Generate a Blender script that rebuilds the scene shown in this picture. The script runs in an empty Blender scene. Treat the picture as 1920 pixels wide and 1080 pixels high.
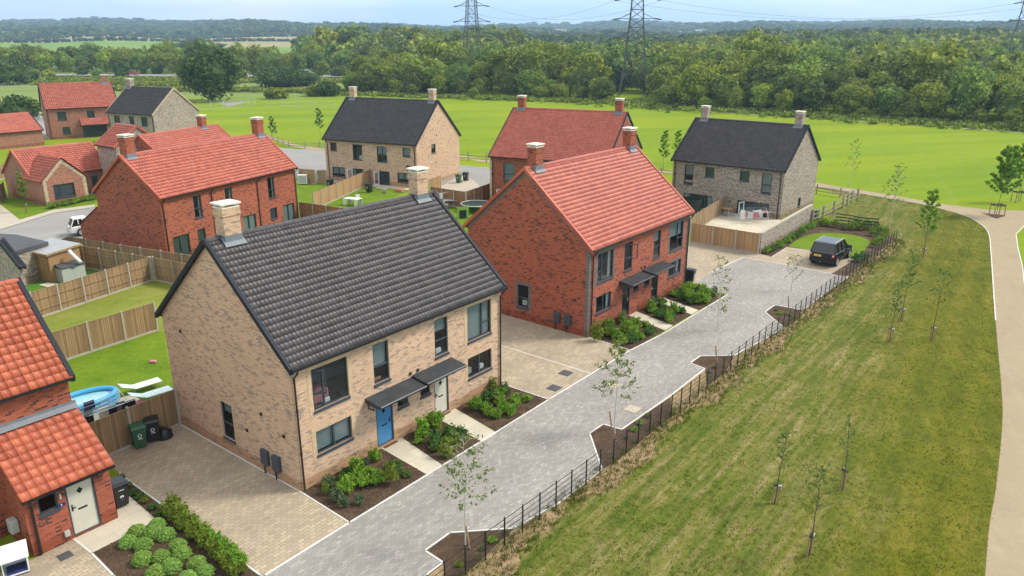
import bpy, math, random
import numpy as np
from mathutils import Vector, Matrix
R = math.radians
scene = bpy.context.scene
COL = scene.collection
random.seed(7); rng = np.random.default_rng(7)

# ------------------------------------------------------------------ camera
HAZE = 0.00026
CAM_H, FPX, PITCH = 16.61, 1418.2, R(18.2)
cd = bpy.data.cameras.new('camera'); cam = bpy.data.objects.new('camera', cd); COL.objects.link(cam)
cd.sensor_width = 36.0; cd.lens = FPX/1920*36.0; cd.clip_start = 0.2; cd.clip_end = 20000
cam.location = (0, 0, CAM_H); cam.rotation_euler = (math.pi/2-PITCH, 0, 0)
scene.camera = cam

# ------------------------------------------------------------------ world and sun
SUN_AZ = math.atan2(0.9, 0.16); SUN_EL = R(46)          # azimuth clockwise from +Y
w = bpy.data.worlds.new("World"); scene.world = w; w.use_nodes = True
nt = w.node_tree; nt.nodes.clear()
N = nt.nodes.new; LN = nt.links.new
out = N('ShaderNodeOutputWorld'); bg = N('ShaderNodeBackground'); sky = N('ShaderNodeTexSky')
sky.sky_type = 'NISHITA'; sky.sun_disc = False; sky.sun_elevation = SUN_EL; sky.sun_rotation = SUN_AZ
sky.air_density = 1.3; sky.dust_density = 0.6; sky.ozone_density = 3.0
tc = N('ShaderNodeTexCoord'); mp = N('ShaderNodeMapping'); mp.inputs['Scale'].default_value = (1.0, 1.0, 7.0)
nz = N('ShaderNodeTexNoise'); nz.inputs['Scale'].default_value = 2.6; nz.inputs['Detail'].default_value = 6; nz.inputs['Roughness'].default_value = .55
rp = N('ShaderNodeValToRGB'); rp.color_ramp.elements[0].position = .46; rp.color_ramp.elements[1].position = .66
sx = N('ShaderNodeSeparateXYZ'); LN(tc.outputs['Generated'], sx.inputs[0])
hi = N('ShaderNodeMapRange'); hi.inputs[1].default_value = .10; hi.inputs[2].default_value = .45; hi.inputs[3].default_value = 0; hi.inputs[4].default_value = .8; LN(sx.outputs[2], hi.inputs[0])
lo = N('ShaderNodeMapRange'); lo.inputs[1].default_value = .0; lo.inputs[2].default_value = .30; lo.inputs[3].default_value = .92; lo.inputs[4].default_value = 0; LN(sx.outputs[2], lo.inputs[0])
pale = N('ShaderNodeMixRGB'); LN(lo.outputs[0], pale.inputs[0]); LN(sky.outputs[0], pale.inputs[1]); pale.inputs[2].default_value = (3.0, 4.45, 7.3, 1)
mixc = N('ShaderNodeMixRGB'); mixc.inputs[2].default_value = (5.7, 5.75, 5.6, 1)
mulc = N('ShaderNodeMath'); mulc.operation = 'MULTIPLY'; mulc.inputs[1].default_value = .85
mxm = N('ShaderNodeMath'); mxm.operation = 'MAXIMUM'
LN(tc.outputs['Generated'], mp.inputs[0]); LN(mp.outputs[0], nz.inputs['Vector']); LN(nz.outputs[0], rp.inputs[0])
LN(rp.outputs[0], mulc.inputs[0]); LN(mulc.outputs[0], mxm.inputs[0]); LN(hi.outputs[0], mxm.inputs[1]); LN(mxm.outputs[0], mixc.inputs[0]); LN(pale.outputs[0], mixc.inputs[1])
LN(mixc.outputs[0], bg.inputs[0]); LN(bg.outputs[0], out.inputs[0]); bg.inputs[1].default_value = 0.125
sd = bpy.data.lights.new('sun', 'SUN'); sd.energy = 1.9; sd.angle = R(13); sd.color = (1, .93, .82)
sun = bpy.data.objects.new('sun', sd); COL.objects.link(sun)
sv = Vector((math.sin(SUN_AZ)*math.cos(SUN_EL), math.cos(SUN_AZ)*math.cos(SUN_EL), math.sin(SUN_EL)))
sun.rotation_euler = sv.to_track_quat('Z', 'Y').to_euler()
scene.view_settings.view_transform = 'Standard'; scene.view_settings.look = 'None'
scene.view_settings.exposure = 0.98; scene.view_settings.gamma = 1.0
scene.render.engine = 'CYCLES'
cy = scene.cycles
cy.max_bounces = 6; cy.diffuse_bounces = 2; cy.glossy_bounces = 2; cy.transmission_bounces = 3
cy.transparent_max_bounces = 8; cy.volume_bounces = 0
cy.use_denoising = True
try: cy.denoiser = 'OPENIMAGEDENOISE'
except Exception: pass

# ------------------------------------------------------------------ helpers
_c, _s = math.cos(PITCH), math.sin(PITCH)
def g(px, py, z=0.0):
    """the point at height z seen at photo pixel (px, py) from the survey position"""
    X = (px-960)/FPX; Y = -(py-540)/FPX
    d = (X, _c+Y*_s, -_s+Y*_c); t = (z-CAM_H)/d[2]
    return (d[0]*t, d[1]*t)
def G(pts, z=0.0): return [g(a, b, z) for a, b in pts]

def tag(o, label=None, cat=None, group=None, kind=None):
    if label: o['label'] = label
    if cat: o['category'] = cat
    if group: o['group'] = group
    if kind: o['kind'] = kind
    return o
def empty(name, loc=(0,0,0), rz=0.0, label=None, cat=None, group=None):
    o = bpy.data.objects.new(name, None); COL.objects.link(o); o.empty_display_size = .2
    o.location = loc; o.rotation_euler = (0, 0, rz)
    return tag(o, label, cat, group)
def link(name, me, parent=None, loc=(0,0,0), rot=(0,0,0)):
    o = bpy.data.objects.new(name, me); COL.objects.link(o)
    o.location = loc; o.rotation_euler = rot
    if parent is not None: o.parent = parent
    return o
KIDS = {}
def children(o): return [c for c in COL.objects if c.parent == o]
def copy_tree(o, parent=None, kids=None):
    c = o.copy(); COL.objects.link(c); c.parent = parent
    for ch in (kids if kids is not None else children(o)): copy_tree(ch, c, kids=[] if kids is not None else None)
    return c

def mesh_np(V, F, mat=None, uv=None, name='m', smooth=False, col=None):
    V = np.asarray(V, np.float32); F = np.asarray(F, np.int32); k = F.shape[1]
    me = bpy.data.meshes.new(name)
    me.vertices.add(len(V)); me.vertices.foreach_set('co', V.ravel())
    me.loops.add(F.size); me.loops.foreach_set('vertex_index', F.ravel())
    me.polygons.add(len(F)); me.polygons.foreach_set('loop_start', np.arange(0, F.size, k, dtype=np.int32))
    me.update(calc_edges=True)
    if uv is not None:
        l = me.uv_layers.new(name='uv'); l.data.foreach_set('uv', np.asarray(uv, np.float32).ravel())
    if col is not None:
        a = me.color_attributes.new('col', 'FLOAT_COLOR', 'POINT'); a.data.foreach_set('color', np.asarray(col, np.float32).ravel())
    if smooth: me.polygons.foreach_set('use_smooth', np.ones(len(F), bool))
    for m in (mat if isinstance(mat, (list, tuple)) else [mat]):
        if m: me.materials.append(m)
    return me

class MB:
    """collects faces into one mesh; uv in metres from the face's own axes"""
    def __init__(s): s.v = []; s.f = []; s.m = []; s.uv = {}
    def face(s, pts, m=0, uv=None):
        b = len(s.v); s.v += [tuple(map(float, p)) for p in pts]; s.f.append(list(range(b, b+len(pts)))); s.m.append(m)
        if uv: s.uv[len(s.f)-1] = uv
    def box(s, x0, x1, y0, y1, z0, z1, m=0, M=None):
        c = [(x0,y0,z0),(x1,y0,z0),(x1,y1,z0),(x0,y1,z0),(x0,y0,z1),(x1,y0,z1),(x1,y1,z1),(x0,y1,z1)]
        if M is not None: c = [tuple(M @ Vector(p)) for p in c]
        b = len(s.v); s.v += c
        for q in ((3,2,1,0),(4,5,6,7),(0,1,5,4),(1,2,6,5),(2,3,7,6),(3,0,4,7)): s.f.append([b+i for i in q]); s.m.append(m)
    def taper(s, c0, sx0, sy0, z0, c1, sx1, sy1, z1, m=0):
        P = [(c0[0]+a*sx0/2, c0[1]+b_*sy0/2, z0) for a, b_ in ((-1,-1),(1,-1),(1,1),(-1,1))]+[(c1[0]+a*sx1/2, c1[1]+b_*sy1/2, z1) for a, b_ in ((-1,-1),(1,-1),(1,1),(-1,1))]
        b = len(s.v); s.v += P
        for q in ((3,2,1,0),(4,5,6,7),(0,1,5,4),(1,2,6,5),(2,3,7,6),(3,0,4,7)): s.f.append([b+i for i in q]); s.m.append(m)
    def tube(s, pts, r, n=6, m=0, r1=None, cap=True):
        pts = [Vector(p) for p in pts]; k = len(pts); b = len(s.v)
        for i, p in enumerate(pts):
            d = (pts[min(i+1, k-1)]-pts[max(i-1, 0)]).normalized()
            a = d.orthogonal().normalized() if i == 0 else (a-d*a.dot(d)).normalized()
            c = d.cross(a); rr = r if r1 is None else r+(r1-r)*i/(k-1)
            for j in range(n):
                t = 2*math.pi*j/n; q = p+a*math.cos(t)*rr+c*math.sin(t)*rr; s.v.append(tuple(q))
        for i in range(k-1):
            for j in range(n):
                s.f.append([b+i*n+j, b+i*n+(j+1) % n, b+(i+1)*n+(j+1) % n, b+(i+1)*n+j]); s.m.append(m)
        if cap: s.f.append([b+j for j in range(n)][::-1]); s.m.append(m); s.f.append([b+(k-1)*n+j for j in range(n)]); s.m.append(m)
    def prism(s, poly, z0, z1, m=0):
        n = len(poly)
        s.face([(x, y, z1) for x, y in poly], m); s.face([(x, y, z0) for x, y in poly][::-1], m)
        for i in range(n):
            a, b_ = poly[i], poly[(i+1) % n]; s.face([(a[0],a[1],z0),(b_[0],b_[1],z0),(b_[0],b_[1],z1),(a[0],a[1],z1)], m)
    def side_prism(s, prof, y0, y1, m=0):
        """profile in x,z pulled along y"""
        n = len(prof)
        s.face([(x, y0, z) for x, z in prof], m); s.face([(x, y1, z) for x, z in prof][::-1], m)
        for i in range(n):
            a, b_ = prof[i], prof[(i+1) % n]; s.face([(a[0],y0,a[1]),(a[0],y1,a[1]),(b_[0],y1,b_[1]),(b_[0],y0,b_[1])], m)
    def mesh(s, mats, name='m', smooth=False, bevel=0):
        me = bpy.data.meshes.new(name); me.from_pydata(s.v, [], s.f)
        for m in (mats if isinstance(mats, (list, tuple)) else [mats]): me.materials.append(m)
        me.polygons.foreach_set('material_index', s.m)
        if smooth: me.polygons.foreach_set('use_smooth', [True]*len(s.f))
        l = me.uv_layers.new(name='uv'); me.update()
        for p in me.polygons:
            n = p.normal
            if p.index in s.uv:
                for li, t in zip(p.loop_indices, s.uv[p.index]): l.data[li].uv = t
                continue
            for li in p.loop_indices:
                c = me.vertices[me.loops[li].vertex_index].co
                if abs(n.z) > .7: l.data[li].uv = (c.x, c.y)
                elif abs(n.x) > abs(n.y): l.data[li].uv = (c.y, c.z)
                else: l.data[li].uv = (c.x, c.z)
        return me
    def build(s, name, mats, parent=None, loc=(0,0,0), rot=(0,0,0), smooth=False, bevel=0):
        o = link(name, s.mesh(mats, name, smooth), parent, loc, rot)
        if bevel:
            b = o.modifiers.new('b', 'BEVEL'); b.width = bevel; b.segments = 2; b.limit_method = 'ANGLE'
        return o

# ------------------------------------------------------------------ materials
class NB:
    def __init__(s, name):
        s.m = bpy.data.materials.new(name); s.m.use_nodes = True; s.t = s.m.node_tree; s.t.nodes.clear()
        s.out = s.n('ShaderNodeOutputMaterial'); s.b = s.n('ShaderNodeBsdfPrincipled'); s.l(s.b.outputs[0], s.out.inputs[0])
    def n(s, t, **kw):
        x = s.t.nodes.new(t)
        for k, v in kw.items():
            if k in x.inputs: x.inputs[k].default_value = v
            else: setattr(x, k, v)
        return x
    def l(s, a, b): s.t.links.new(a, b)
    def uv(s): return s.n('ShaderNodeUVMap').outputs[0]
    def obj(s): return s.n('ShaderNodeTexCoord').outputs['Object']
    def noise(s, vec, scale, detail=4, rough=.6):
        x = s.n('ShaderNodeTexNoise', Scale=scale, Detail=detail, Roughness=rough); s.l(vec, x.inputs['Vector']); return x.outputs[0]
    def ramp(s, f, stops, interp='LINEAR'):
        x = s.n('ShaderNodeValToRGB'); e = x.color_ramp; e.interpolation = interp
        while len(e.elements) < len(stops): e.elements.new(.5)
        for el, (p, c) in zip(e.elements, stops): el.position = p; el.color = (*c, 1) if len(c) == 3 else c
        s.l(f, x.inputs[0]); return x.outputs[0]
    def math(s, op, a, b=0.0):
        x = s.n('ShaderNodeMath', operation=op)
        for i, q in enumerate((a, b)):
            if isinstance(q, (int, float)): x.inputs[i].default_value = q
            else: s.l(q, x.inputs[i])
        return x.outputs[0]
    def mix(s, f, a, b, mode='MIX'):
        x = s.n('ShaderNodeMixRGB', blend_type=mode)
        for i, q in enumerate((f, a, b)):
            if isinstance(q, (int, float)): x.inputs[i].default_value = q
            elif isinstance(q, tuple): x.inputs[i].default_value = (*q, 1)
            else: s.l(q, x.inputs[i])
        return x.outputs[0]
    def bump(s, h, strength=.4, dist=.02):
        x = s.n('ShaderNodeBump', Strength=strength, Distance=dist); s.l(h, x.inputs['Height']); s.l(x.outputs[0], s.b.inputs['Normal'])
    def scale(s, vec, sc, rot=0.0):
        x = s.n('ShaderNodeMapping'); x.inputs['Scale'].default_value = sc; x.inputs['Rotation'].default_value = (0, 0, rot); s.l(vec, x.inputs[0]); return x.outputs[0]
    def fin(s, color=None, rough=.8, spec=None):
        if color is not None:
            if isinstance(color, tuple): s.b.inputs['Base Color'].default_value = (*color, 1)
            else: s.l(color, s.b.inputs['Base Color'])
        s.b.inputs['Roughness'].default_value = rough
        if spec is not None: s.b.inputs['Specular IOR Level'].default_value = spec
        return s.m

def plain(name, color, rough=.6, metal=0.0, var=.12, scale=3.0, spec=None):
    k = NB(name); v = k.noise(k.obj(), scale, 5)
    c = k.ramp(v, [(.3, tuple(x*(1-var) for x in color)), (.7, tuple(min(1, x*(1+var)) for x in color))])
    k.b.inputs['Metallic'].default_value = metal
    return k.fin(c, rough, spec)

def brick(name, stops, mortar, cluster=.35, bw=.225, rh=.075, ms=.009, dirt=.16, bump=.3, cs=(2.1, 4.2)):
    k = NB(name); uv = k.uv()
    b = k.n('ShaderNodeTexBrick', offset=.5)
    b.inputs['Color1'].default_value = (0,0,0,1); b.inputs['Color2'].default_value = (1,1,1,1); b.inputs['Mortar'].default_value = (.5,.5,.5,1)
    b.inputs['Scale'].default_value = 1; b.inputs['Mortar Size'].default_value = ms; b.inputs['Brick Width'].default_value = bw; b.inputs['Row Height'].default_value = rh
    b.inputs['Mortar Smooth'].default_value = .2
    k.l(uv, b.inputs[0])
    cl = k.noise(k.scale(uv, (*cs, 1)), 1.0, 3)
    f = k.math('ADD', k.math('MULTIPLY', b.outputs['Color'], 1-cluster), k.math('MULTIPLY', cl, cluster))
    c = k.ramp(f, stops)
    big = k.noise(uv, .35, 4); c = k.mix(1.0, c, k.ramp(big, [(.3, (1-dirt,)*3), (.7, (1+dirt*.5,)*3)]), 'MULTIPLY')
    fine = k.noise(uv, 35, 3); c = k.mix(1.0, c, k.ramp(fine, [(.3, (.88,)*3), (.7, (1.1,)*3)]), 'MULTIPLY')
    c = k.mix(b.outputs['Fac'], c, mortar)
    sy = k.n('ShaderNodeSeparateXYZ'); k.l(uv, sy.inputs[0]); dmp = k.math('ADD', sy.outputs[1], k.math('MULTIPLY', big, -.9))
    c = k.mix(1.0, c, k.ramp(dmp, [(.0, (.74,.66,.55)), (.10, (1,)*3)]), 'MULTIPLY')
    k.bump(k.math('SUBTRACT', 1.0, b.outputs['Fac']), bump, .01)
    return k.fin(c, .88)

def paving(name, stops, joint, bw, rh, ms=.006, stain=None, big=.25, rough=.85):
    k = NB(name); uv = k.uv()
    b = k.n('ShaderNodeTexBrick', offset=.5)
    b.inputs['Color1'].default_value = (0,0,0,1); b.inputs['Color2'].default_value = (1,1,1,1); b.inputs['Mortar'].default_value = (.5,.5,.5,1)
    b.inputs['Scale'].default_value = 1; b.inputs['Mortar Size'].default_value = ms; b.inputs['Brick Width'].default_value = bw; b.inputs['Row Height'].default_value = rh
    k.l(uv, b.inputs[0])
    n1 = k.noise(uv, .55, 5, .55)
    f = k.math('ADD', k.math('MULTIPLY', b.outputs['Color'], .72), k.math('MULTIPLY', n1, .28))
    c = k.ramp(f, stops)
    n2 = k.noise(k.scale(uv, (1, 1.7, 1)), .22, 5, .6)
    c = k.mix(1.0, c, k.ramp(n2, [(.36, (1-big,)*3), (.62, (1.08,)*3)]), 'MULTIPLY')
    if stain:
        n3 = k.noise(uv, .4, 6, .7); c = k.mix(k.ramp(n3, [(.52, (0,)*3), (.68, (.6,)*3)]), c, stain)
    fine = k.noise(uv, 28, 3); c = k.mix(1.0, c, k.ramp(fine, [(.3, (.9,)*3), (.7, (1.08,)*3)]), 'MULTIPLY')
    c = k.mix(b.outputs['Fac'], c, joint)
    k.bump(k.math('SUBTRACT', 1.0, b.outputs['Fac']), .3, .008)
    return k.fin(c, rough)

def tilemat(name, c0, c1, rough=.4, spec=.5):
    k = NB(name); uv = k.uv()
    fl = k.n('ShaderNodeVectorMath', operation='FLOOR'); k.l(uv, fl.inputs[0])
    wn = k.n('ShaderNodeTexWhiteNoise', noise_dimensions='2D'); k.l(fl.outputs[0], wn.inputs[0])
    n = k.noise(k.obj(), .6, 4)
    f = k.math('ADD', k.math('MULTIPLY', wn.outputs[0], .55), k.math('MULTIPLY', n, .45))
    c = k.ramp(f, [(.25, c0), (.75, c1)])
    gr = k.noise(k.obj(), 22, 4); c = k.mix(1.0, c, k.ramp(gr, [(.3, (.85,)*3), (.7, (1.1,)*3)]), 'MULTIPLY')
    return k.fin(c, rough, spec)

def leafmat(name, c0, c1, c2, trans=.3, hue=.5, col=False):
    k = NB(name)
    geo = k.n('ShaderNodeNewGeometry'); oi = k.n('ShaderNodeObjectInfo')
    n = k.noise(k.obj(), .55, 3)
    f = k.math('ADD', k.math('MULTIPLY', geo.outputs['Random Per Island'], .5), k.math('MULTIPLY', n, .5))
    c = k.ramp(f, [(.22, c0), (.52, c1), (.82, c2)])
    t = k.ramp(oi.outputs['Random'], [(0, (1-.45*hue, 1-.40*hue, 1-.2*hue)), (.3, (1.0, .95, .9)), (.55, (1+.22*hue, 1+.12*hue, 1-.2*hue)), (.8, (1-.25*hue, 1-.1*hue, 1+.2*hue)), (1, (1+.35*hue, 1+.4*hue, 1.0))])
    c = k.mix(1.0, c, t, 'MULTIPLY')
    if col: c = k.mix(1.0, c, k.n('ShaderNodeAttribute', attribute_name='col').outputs[0], 'MULTIPLY')
    k.fin(c, .75, .25)
    tr = k.n('ShaderNodeBsdfTranslucent'); k.l(c, tr.inputs[0])
    ms = k.n('ShaderNodeMixShader'); ms.inputs[0].default_value = trans
    k.l(k.b.outputs[0], ms.inputs[1]); k.l(tr.outputs[0], ms.inputs[2]); k.l(ms.outputs[0], k.out.inputs[0])
    return k.m

def grassmat(name, stops, s1=.25, s2=2.5, streak=None, bump=.5, fine=14):
    k = NB(name); o = k.obj()
    a = k.noise(o, s1, 5, .6); b = k.noise(o, s2, 6, .75)
    f = k.math('ADD', k.math('MULTIPLY', a, .5), k.math('MULTIPLY', b, .5))
    if streak:
        rot, sc, amt = streak
        st = k.noise(k.scale(k.scale(o, (1,1,1), rot), sc), 1.0, 4, .6)
        f = k.math('ADD', k.math('MULTIPLY', f, 1-amt), k.math('MULTIPLY', st, amt))
    c = k.ramp(f, stops)
    fn = k.noise(o, fine, 5, .8); c = k.mix(1.0, c, k.ramp(fn, [(.32, (.68,)*3), (.68, (1.28,)*3)]), 'MULTIPLY')
    k.bump(fn, bump, .05)
    return k.fin(c, .95, .1)

M = {}
M['cream_brick'] = brick('cream_brick', [(.0, (.74,.51,.34)), (.40, (.70,.46,.295)), (.565, (.61,.39,.25)), (.625, (.46,.32,.225)), (.69, (.30,.225,.18)), (1, (.21,.165,.14))], (.45,.32,.22), .62, ms=.012, cs=(2.0, 4.2), dirt=.12)
M['cream_soldier'] = brick('cream_soldier', [(.0, (.70,.50,.31)), (.6, (.62,.43,.26)), (1, (.5,.36,.22))], (.42,.31,.2), .2, bw=.075, rh=.225)
M['red_brick'] = brick('red_brick', [(.0, (.45,.118,.052)), (.35, (.385,.092,.040)), (.62, (.30,.070,.034)), (.69, (.15,.04,.027)), (.76, (.035,.022,.02)), (1, (.025,.018,.018))], (.36,.13,.08), .45)
M['grey_brick'] = brick('grey_brick', [(.0, (.47,.38,.30)), (.4, (.39,.31,.24)), (.6, (.31,.24,.19)), (.75, (.14,.115,.10)), (1, (.12,.10,.09))], (.36,.32,.27), .3)
M['multi_brick'] = brick('multi_brick', [(.0, (.52,.17,.075)), (.35, (.42,.125,.058)), (.6, (.28,.09,.055)), (.75, (.12,.07,.055)), (1, (.09,.06,.05))], (.40,.28,.2), .35)
M['dark_brick'] = brick('dark_brick', [(.0, (.20,.16,.14)), (.5, (.14,.12,.11)), (1, (.07,.065,.065))], (.2,.18,.16), .3)
M['tan_brick'] = brick('tan_brick', [(.0, (.60,.47,.28)), (.6, (.50,.38,.22)), (.8, (.2,.16,.12)), (1, (.2,.16,.12))], (.5,.43,.32), .3)
M['slate_tile'] = tilemat('slate_tile', (.031,.024,.025), (.058,.047,.049), .45, .5)
M['red_tile'] = tilemat('red_tile', (.35,.066,.034), (.48,.112,.060), .38, .55)
M['orange_tile'] = tilemat('orange_tile', (.34,.068,.030), (.47,.115,.050), .5, .45)
M['anthracite'] = plain('anthracite', (.045,.06,.078), .35)
M['black_metal'] = plain('black_metal', (.012,.013,.016), .35)
M['black_verge'] = plain('black_verge', (.014,.018,.028), .6, spec=.25)
M['lead'] = plain('lead', (.17,.19,.21), .6, .0)
M['cap'] = plain('cap', (.78,.72,.60), .7)
M['white'] = plain('white', (.78,.78,.77), .4, var=.04)
M['blue_door'] = plain('blue_door', (.055,.21,.40), .35, var=.05)
M['cream_door'] = plain('cream_door', (.55,.52,.42), .4, var=.04)
M['black_door'] = plain('black_door', (.012,.013,.016), .25, var=.05)
M['canopy'] = plain('canopy', (.030,.038,.044), .45, var=.5, scale=1.5)
M['floor_in'] = plain('floor_in', (.62,.59,.54), .8)
M['blind'] = plain('blind', (.30,.34,.345), .8, var=.05)
M['dark_blind'] = plain('dark_blind', (.085,.10,.11), .6, var=.2)
M['curtain'] = plain('curtain', (.6,.6,.57), .9, var=.1)
M['pink'] = plain('pink', (.55,.22,.25), .9)
def glassmat():
    k = NB('window_glass')
    tr = k.n('ShaderNodeBsdfTransparent'); tr.inputs[0].default_value = (.72,.78,.78,1)
    gl = k.n('ShaderNodeBsdfGlossy'); gl.inputs[0].default_value = (.95,1,1,1); gl.inputs['Roughness'].default_value = .03
    fr = k.n('ShaderNodeFresnel'); fr.inputs[0].default_value = 1.5
    f = k.math('ADD', k.math('MULTIPLY', fr.outputs[0], .35), .02)
    ms = k.n('ShaderNodeMixShader'); k.l(f, ms.inputs[0]); k.l(tr.outputs[0], ms.inputs[1]); k.l(gl.outputs[0], ms.inputs[2]); k.l(ms.outputs[0], k.out.inputs[0])
    return k.m
M['glass'] = glassmat()
M['car_glass'] = plain('car_glass', (.015,.018,.02), .06, spec=.8)
M['beige_paver'] = paving('beige_paver', [(.1, (.34,.275,.19)), (.45, (.385,.315,.22)), (.75, (.43,.35,.245)), (1, (.51,.40,.26))], (.22,.175,.12), .25, .17, .009, (.30,.24,.19), .16)
M['grey_paver'] = paving('grey_paver', [(.1, (.255,.235,.210)), (.5, (.297,.274,.246)), (.8, (.34,.314,.282)), (.93, (.44,.41,.37)), (1, (.46,.43,.385))], (.17,.162,.152), .22, .11, .006, None, .10)
M['slab'] = paving('slab', [(0, (.50,.45,.35)), (1, (.60,.54,.42))], (.33,.29,.22), .9, .6, .006, None, .12)
M['kerb'] = plain('kerb', (.62,.60,.56), .8, var=.1)
def wood(name, c0, c1, w_=.12):
    k = NB(name); uv = k.uv()
    b = k.n('ShaderNodeTexBrick', offset=0.0); b.inputs['Color1'].default_value = (0,0,0,1); b.inputs['Color2'].default_value = (1,1,1,1); b.inputs['Mortar'].default_value = (.5,.5,.5,1)
    b.inputs['Scale'].default_value = 1; b.inputs['Mortar Size'].default_value = .006; b.inputs['Brick Width'].default_value = w_; b.inputs['Row Height'].default_value = 40
    k.l(k.scale(uv, (1, 1, 1)), b.inputs[0])
    gr = k.noise(k.scale(uv, (25, 1.2, 1)), 1.0, 5)
    bl = k.noise(uv, .8, 4)
    f = k.math('ADD', k.math('MULTIPLY', b.outputs['Color'], .35), k.math('ADD', k.math('MULTIPLY', gr, .35), k.math('MULTIPLY', bl, .3)))
    c = k.ramp(f, [(.25, c0), (.75, c1)]); c = k.mix(b.outputs['Fac'], c, tuple(x*.35 for x in c0))
    k.bump(k.math('SUBTRACT', 1.0, b.outputs['Fac']), .5, .01)
    return k.fin(c, .85)
M['fence_wood'] = wood('fence_wood', (.19,.115,.052), (.43,.285,.145))
M['fence_new'] = wood('fence_new', (.30,.17,.075), (.52,.33,.16), .14)
M['fence_red'] = wood('fence_red', (.22,.10,.05), (.38,.20,.10))
M['shed_wood'] = wood('shed_wood', (.30,.17,.07), (.46,.29,.13), 30)
M['concrete'] = plain('concrete', (.40,.37,.30), .9)
M['rail_wood'] = plain('rail_wood', (.30,.25,.19), .9, var=.25, scale=6)
M['stake_wood'] = plain('stake_wood', (.33,.22,.12), .9, var=.2, scale=6)
M['turf_field'] = grassmat('turf_field', [(.33, (.2,.3,.012)), (.5, (.26,.37,.014)), (.67, (.31,.39,.02))], .03, .5, (R(-18), (.02, .5, 1), .3), .2)
def verge():
    k = NB('verge_grass'); o = k.obj()
    wv = k.n('ShaderNodeTexWave', bands_direction='X', wave_profile='SIN'); wv.inputs['Scale'].default_value = .20; wv.inputs['Distortion'].default_value = 1.5; wv.inputs['Detail'].default_value = 2; wv.inputs['Detail Scale'].default_value = .6; k.l(k.scale(o, (1,1,1), R(33)), wv.inputs[0])
    def lay(stops, s1, s2, rot, sc, amt):
        a = k.noise(o, s1, 5, .6); b = k.noise(o, s2, 6, .75); f = k.math('ADD', k.math('MULTIPLY', a, .45), k.math('MULTIPLY', b, .55))
        st = k.noise(k.scale(k.scale(o, (1,1,1), rot), sc), 1.0, 4, .6); f = k.math('ADD', k.math('MULTIPLY', f, 1-amt), k.math('MULTIPLY', st, amt)); return k.ramp(f, stops)
    g1 = lay([(.36, (.050,.088,.010)), (.44, (.090,.125,.016)), (.50, (.140,.150,.030)), (.56, (.205,.185,.065)), (.64, (.31,.25,.12))], .2, 2.2, R(-52), (.25, 3.2, 1), .42)
    g2 = lay([(.36, (.062,.088,.008)), (.5, (.120,.128,.010)), (.64, (.19,.17,.028))], .2, 1.1, R(-72), (.25, 2.2, 1), .3)
    sp = k.n('ShaderNodeSeparateXYZ'); k.l(o, sp.inputs[0])
    # olive ground lies towards the gravel path
    d = k.math('SUBTRACT', sp.outputs[0], k.math('ADD', k.math('MULTIPLY', sp.outputs[1], .56), -1.6))
    wob_ = k.math('MULTIPLY', k.math('SUBTRACT', k.noise(o, .22, 4, .6), .5), 7)
    m_ = k.math('MULTIPLY', k.math('ADD', k.math('ADD', d, wob_), 2.0), .20); m_ = k.n('ShaderNodeClamp').outputs[0] if False else m_
    cl = k.n('ShaderNodeClamp'); k.l(m_, cl.inputs[0])
    c = k.mix(cl.outputs[0], g1, g2); c = k.mix(1.0, c, k.ramp(wv.outputs[0], [(.2, (.92,.95,.9)), (.8, (1.08,1.05,1.05))]), 'MULTIPLY')
    fn = k.noise(o, 14, 5, .8); c = k.mix(1.0, c, k.ramp(fn, [(.32, (.8,)*3), (.68, (1.17,)*3)]), 'MULTIPLY')
    k.bump(fn, .5, .05); return k.fin(c, .95, .1)
M['verge_grass'] = verge()
M['lawn'] = grassmat('lawn', [(.32, (.055,.11,.009)), (.45, (.11,.19,.011)), (.7, (.19,.26,.02))], .5, 3, None, .5)
M['rough_lawn'] = grassmat('rough_lawn', [(.3, (.10,.16,.015)), (.5, (.19,.22,.035)), (.68, (.28,.26,.08))], .35, 2, (R(-50), (.5, 2.5, 1), .3), .6)
M['artificial'] = grassmat('artificial', [(.3, (.07,.17,.02)), (.7, (.11,.24,.03))], .6, 8, None, .2)
M['mulch'] = grassmat('mulch', [(.3, (.05,.032,.022)), (.5, (.10,.065,.042)), (.7, (.19,.13,.085))], 1.5, 9, None, 1.0, 22)
M['dry_strip'] = grassmat('dry_strip', [(.34, (.13,.15,.03)), (.45, (.28,.21,.10)), (.56, (.42,.29,.17)), (.66, (.50,.37,.22))], .5, 3.5, None, 1.0, 18)
M['gravel'] = grassmat('gravel', [(.3, (.26,.205,.13)), (.45, (.335,.265,.175)), (.6, (.375,.30,.20)), (.7, (.42,.345,.235))], .25, 2.5, (R(-75), (.4, 3.5, 1), .2), .3, 30)
M['asphalt'] = grassmat('asphalt', [(.3, (.24,.235,.22)), (.5, (.29,.28,.265)), (.7, (.34,.33,.31))], .3, 2.5, None, .2, 30)
M['pavement'] = grassmat('pavement', [(.3, (.40,.36,.29)), (.7, (.50,.45,.36))], .5, 3, None, .2, 20)
M['bark'] = plain('bark', (.10,.075,.055), .95, var=.4, scale=6)
M['birch_bark'] = plain('birch_bark', (.52,.47,.40), .8, var=.3, scale=9)
M['leaf_wood'] = leafmat('leaf_wood', (.09,.13,.026), (.20,.265,.042), (.42,.48,.075), .35, 1.1)
M['leaf_mass'] = leafmat('leaf_mass', (.09,.13,.026), (.20,.265,.042), (.42,.48,.075), .35, 0, True)
M['leaf_farmass'] = leafmat('leaf_farmass', (.05,.075,.022), (.085,.125,.03), (.15,.19,.045), .2, 0, True)
M['leaf_oak'] = leafmat('leaf_oak', (.04,.075,.016), (.075,.13,.026), (.14,.21,.04), .25, .2)
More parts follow.
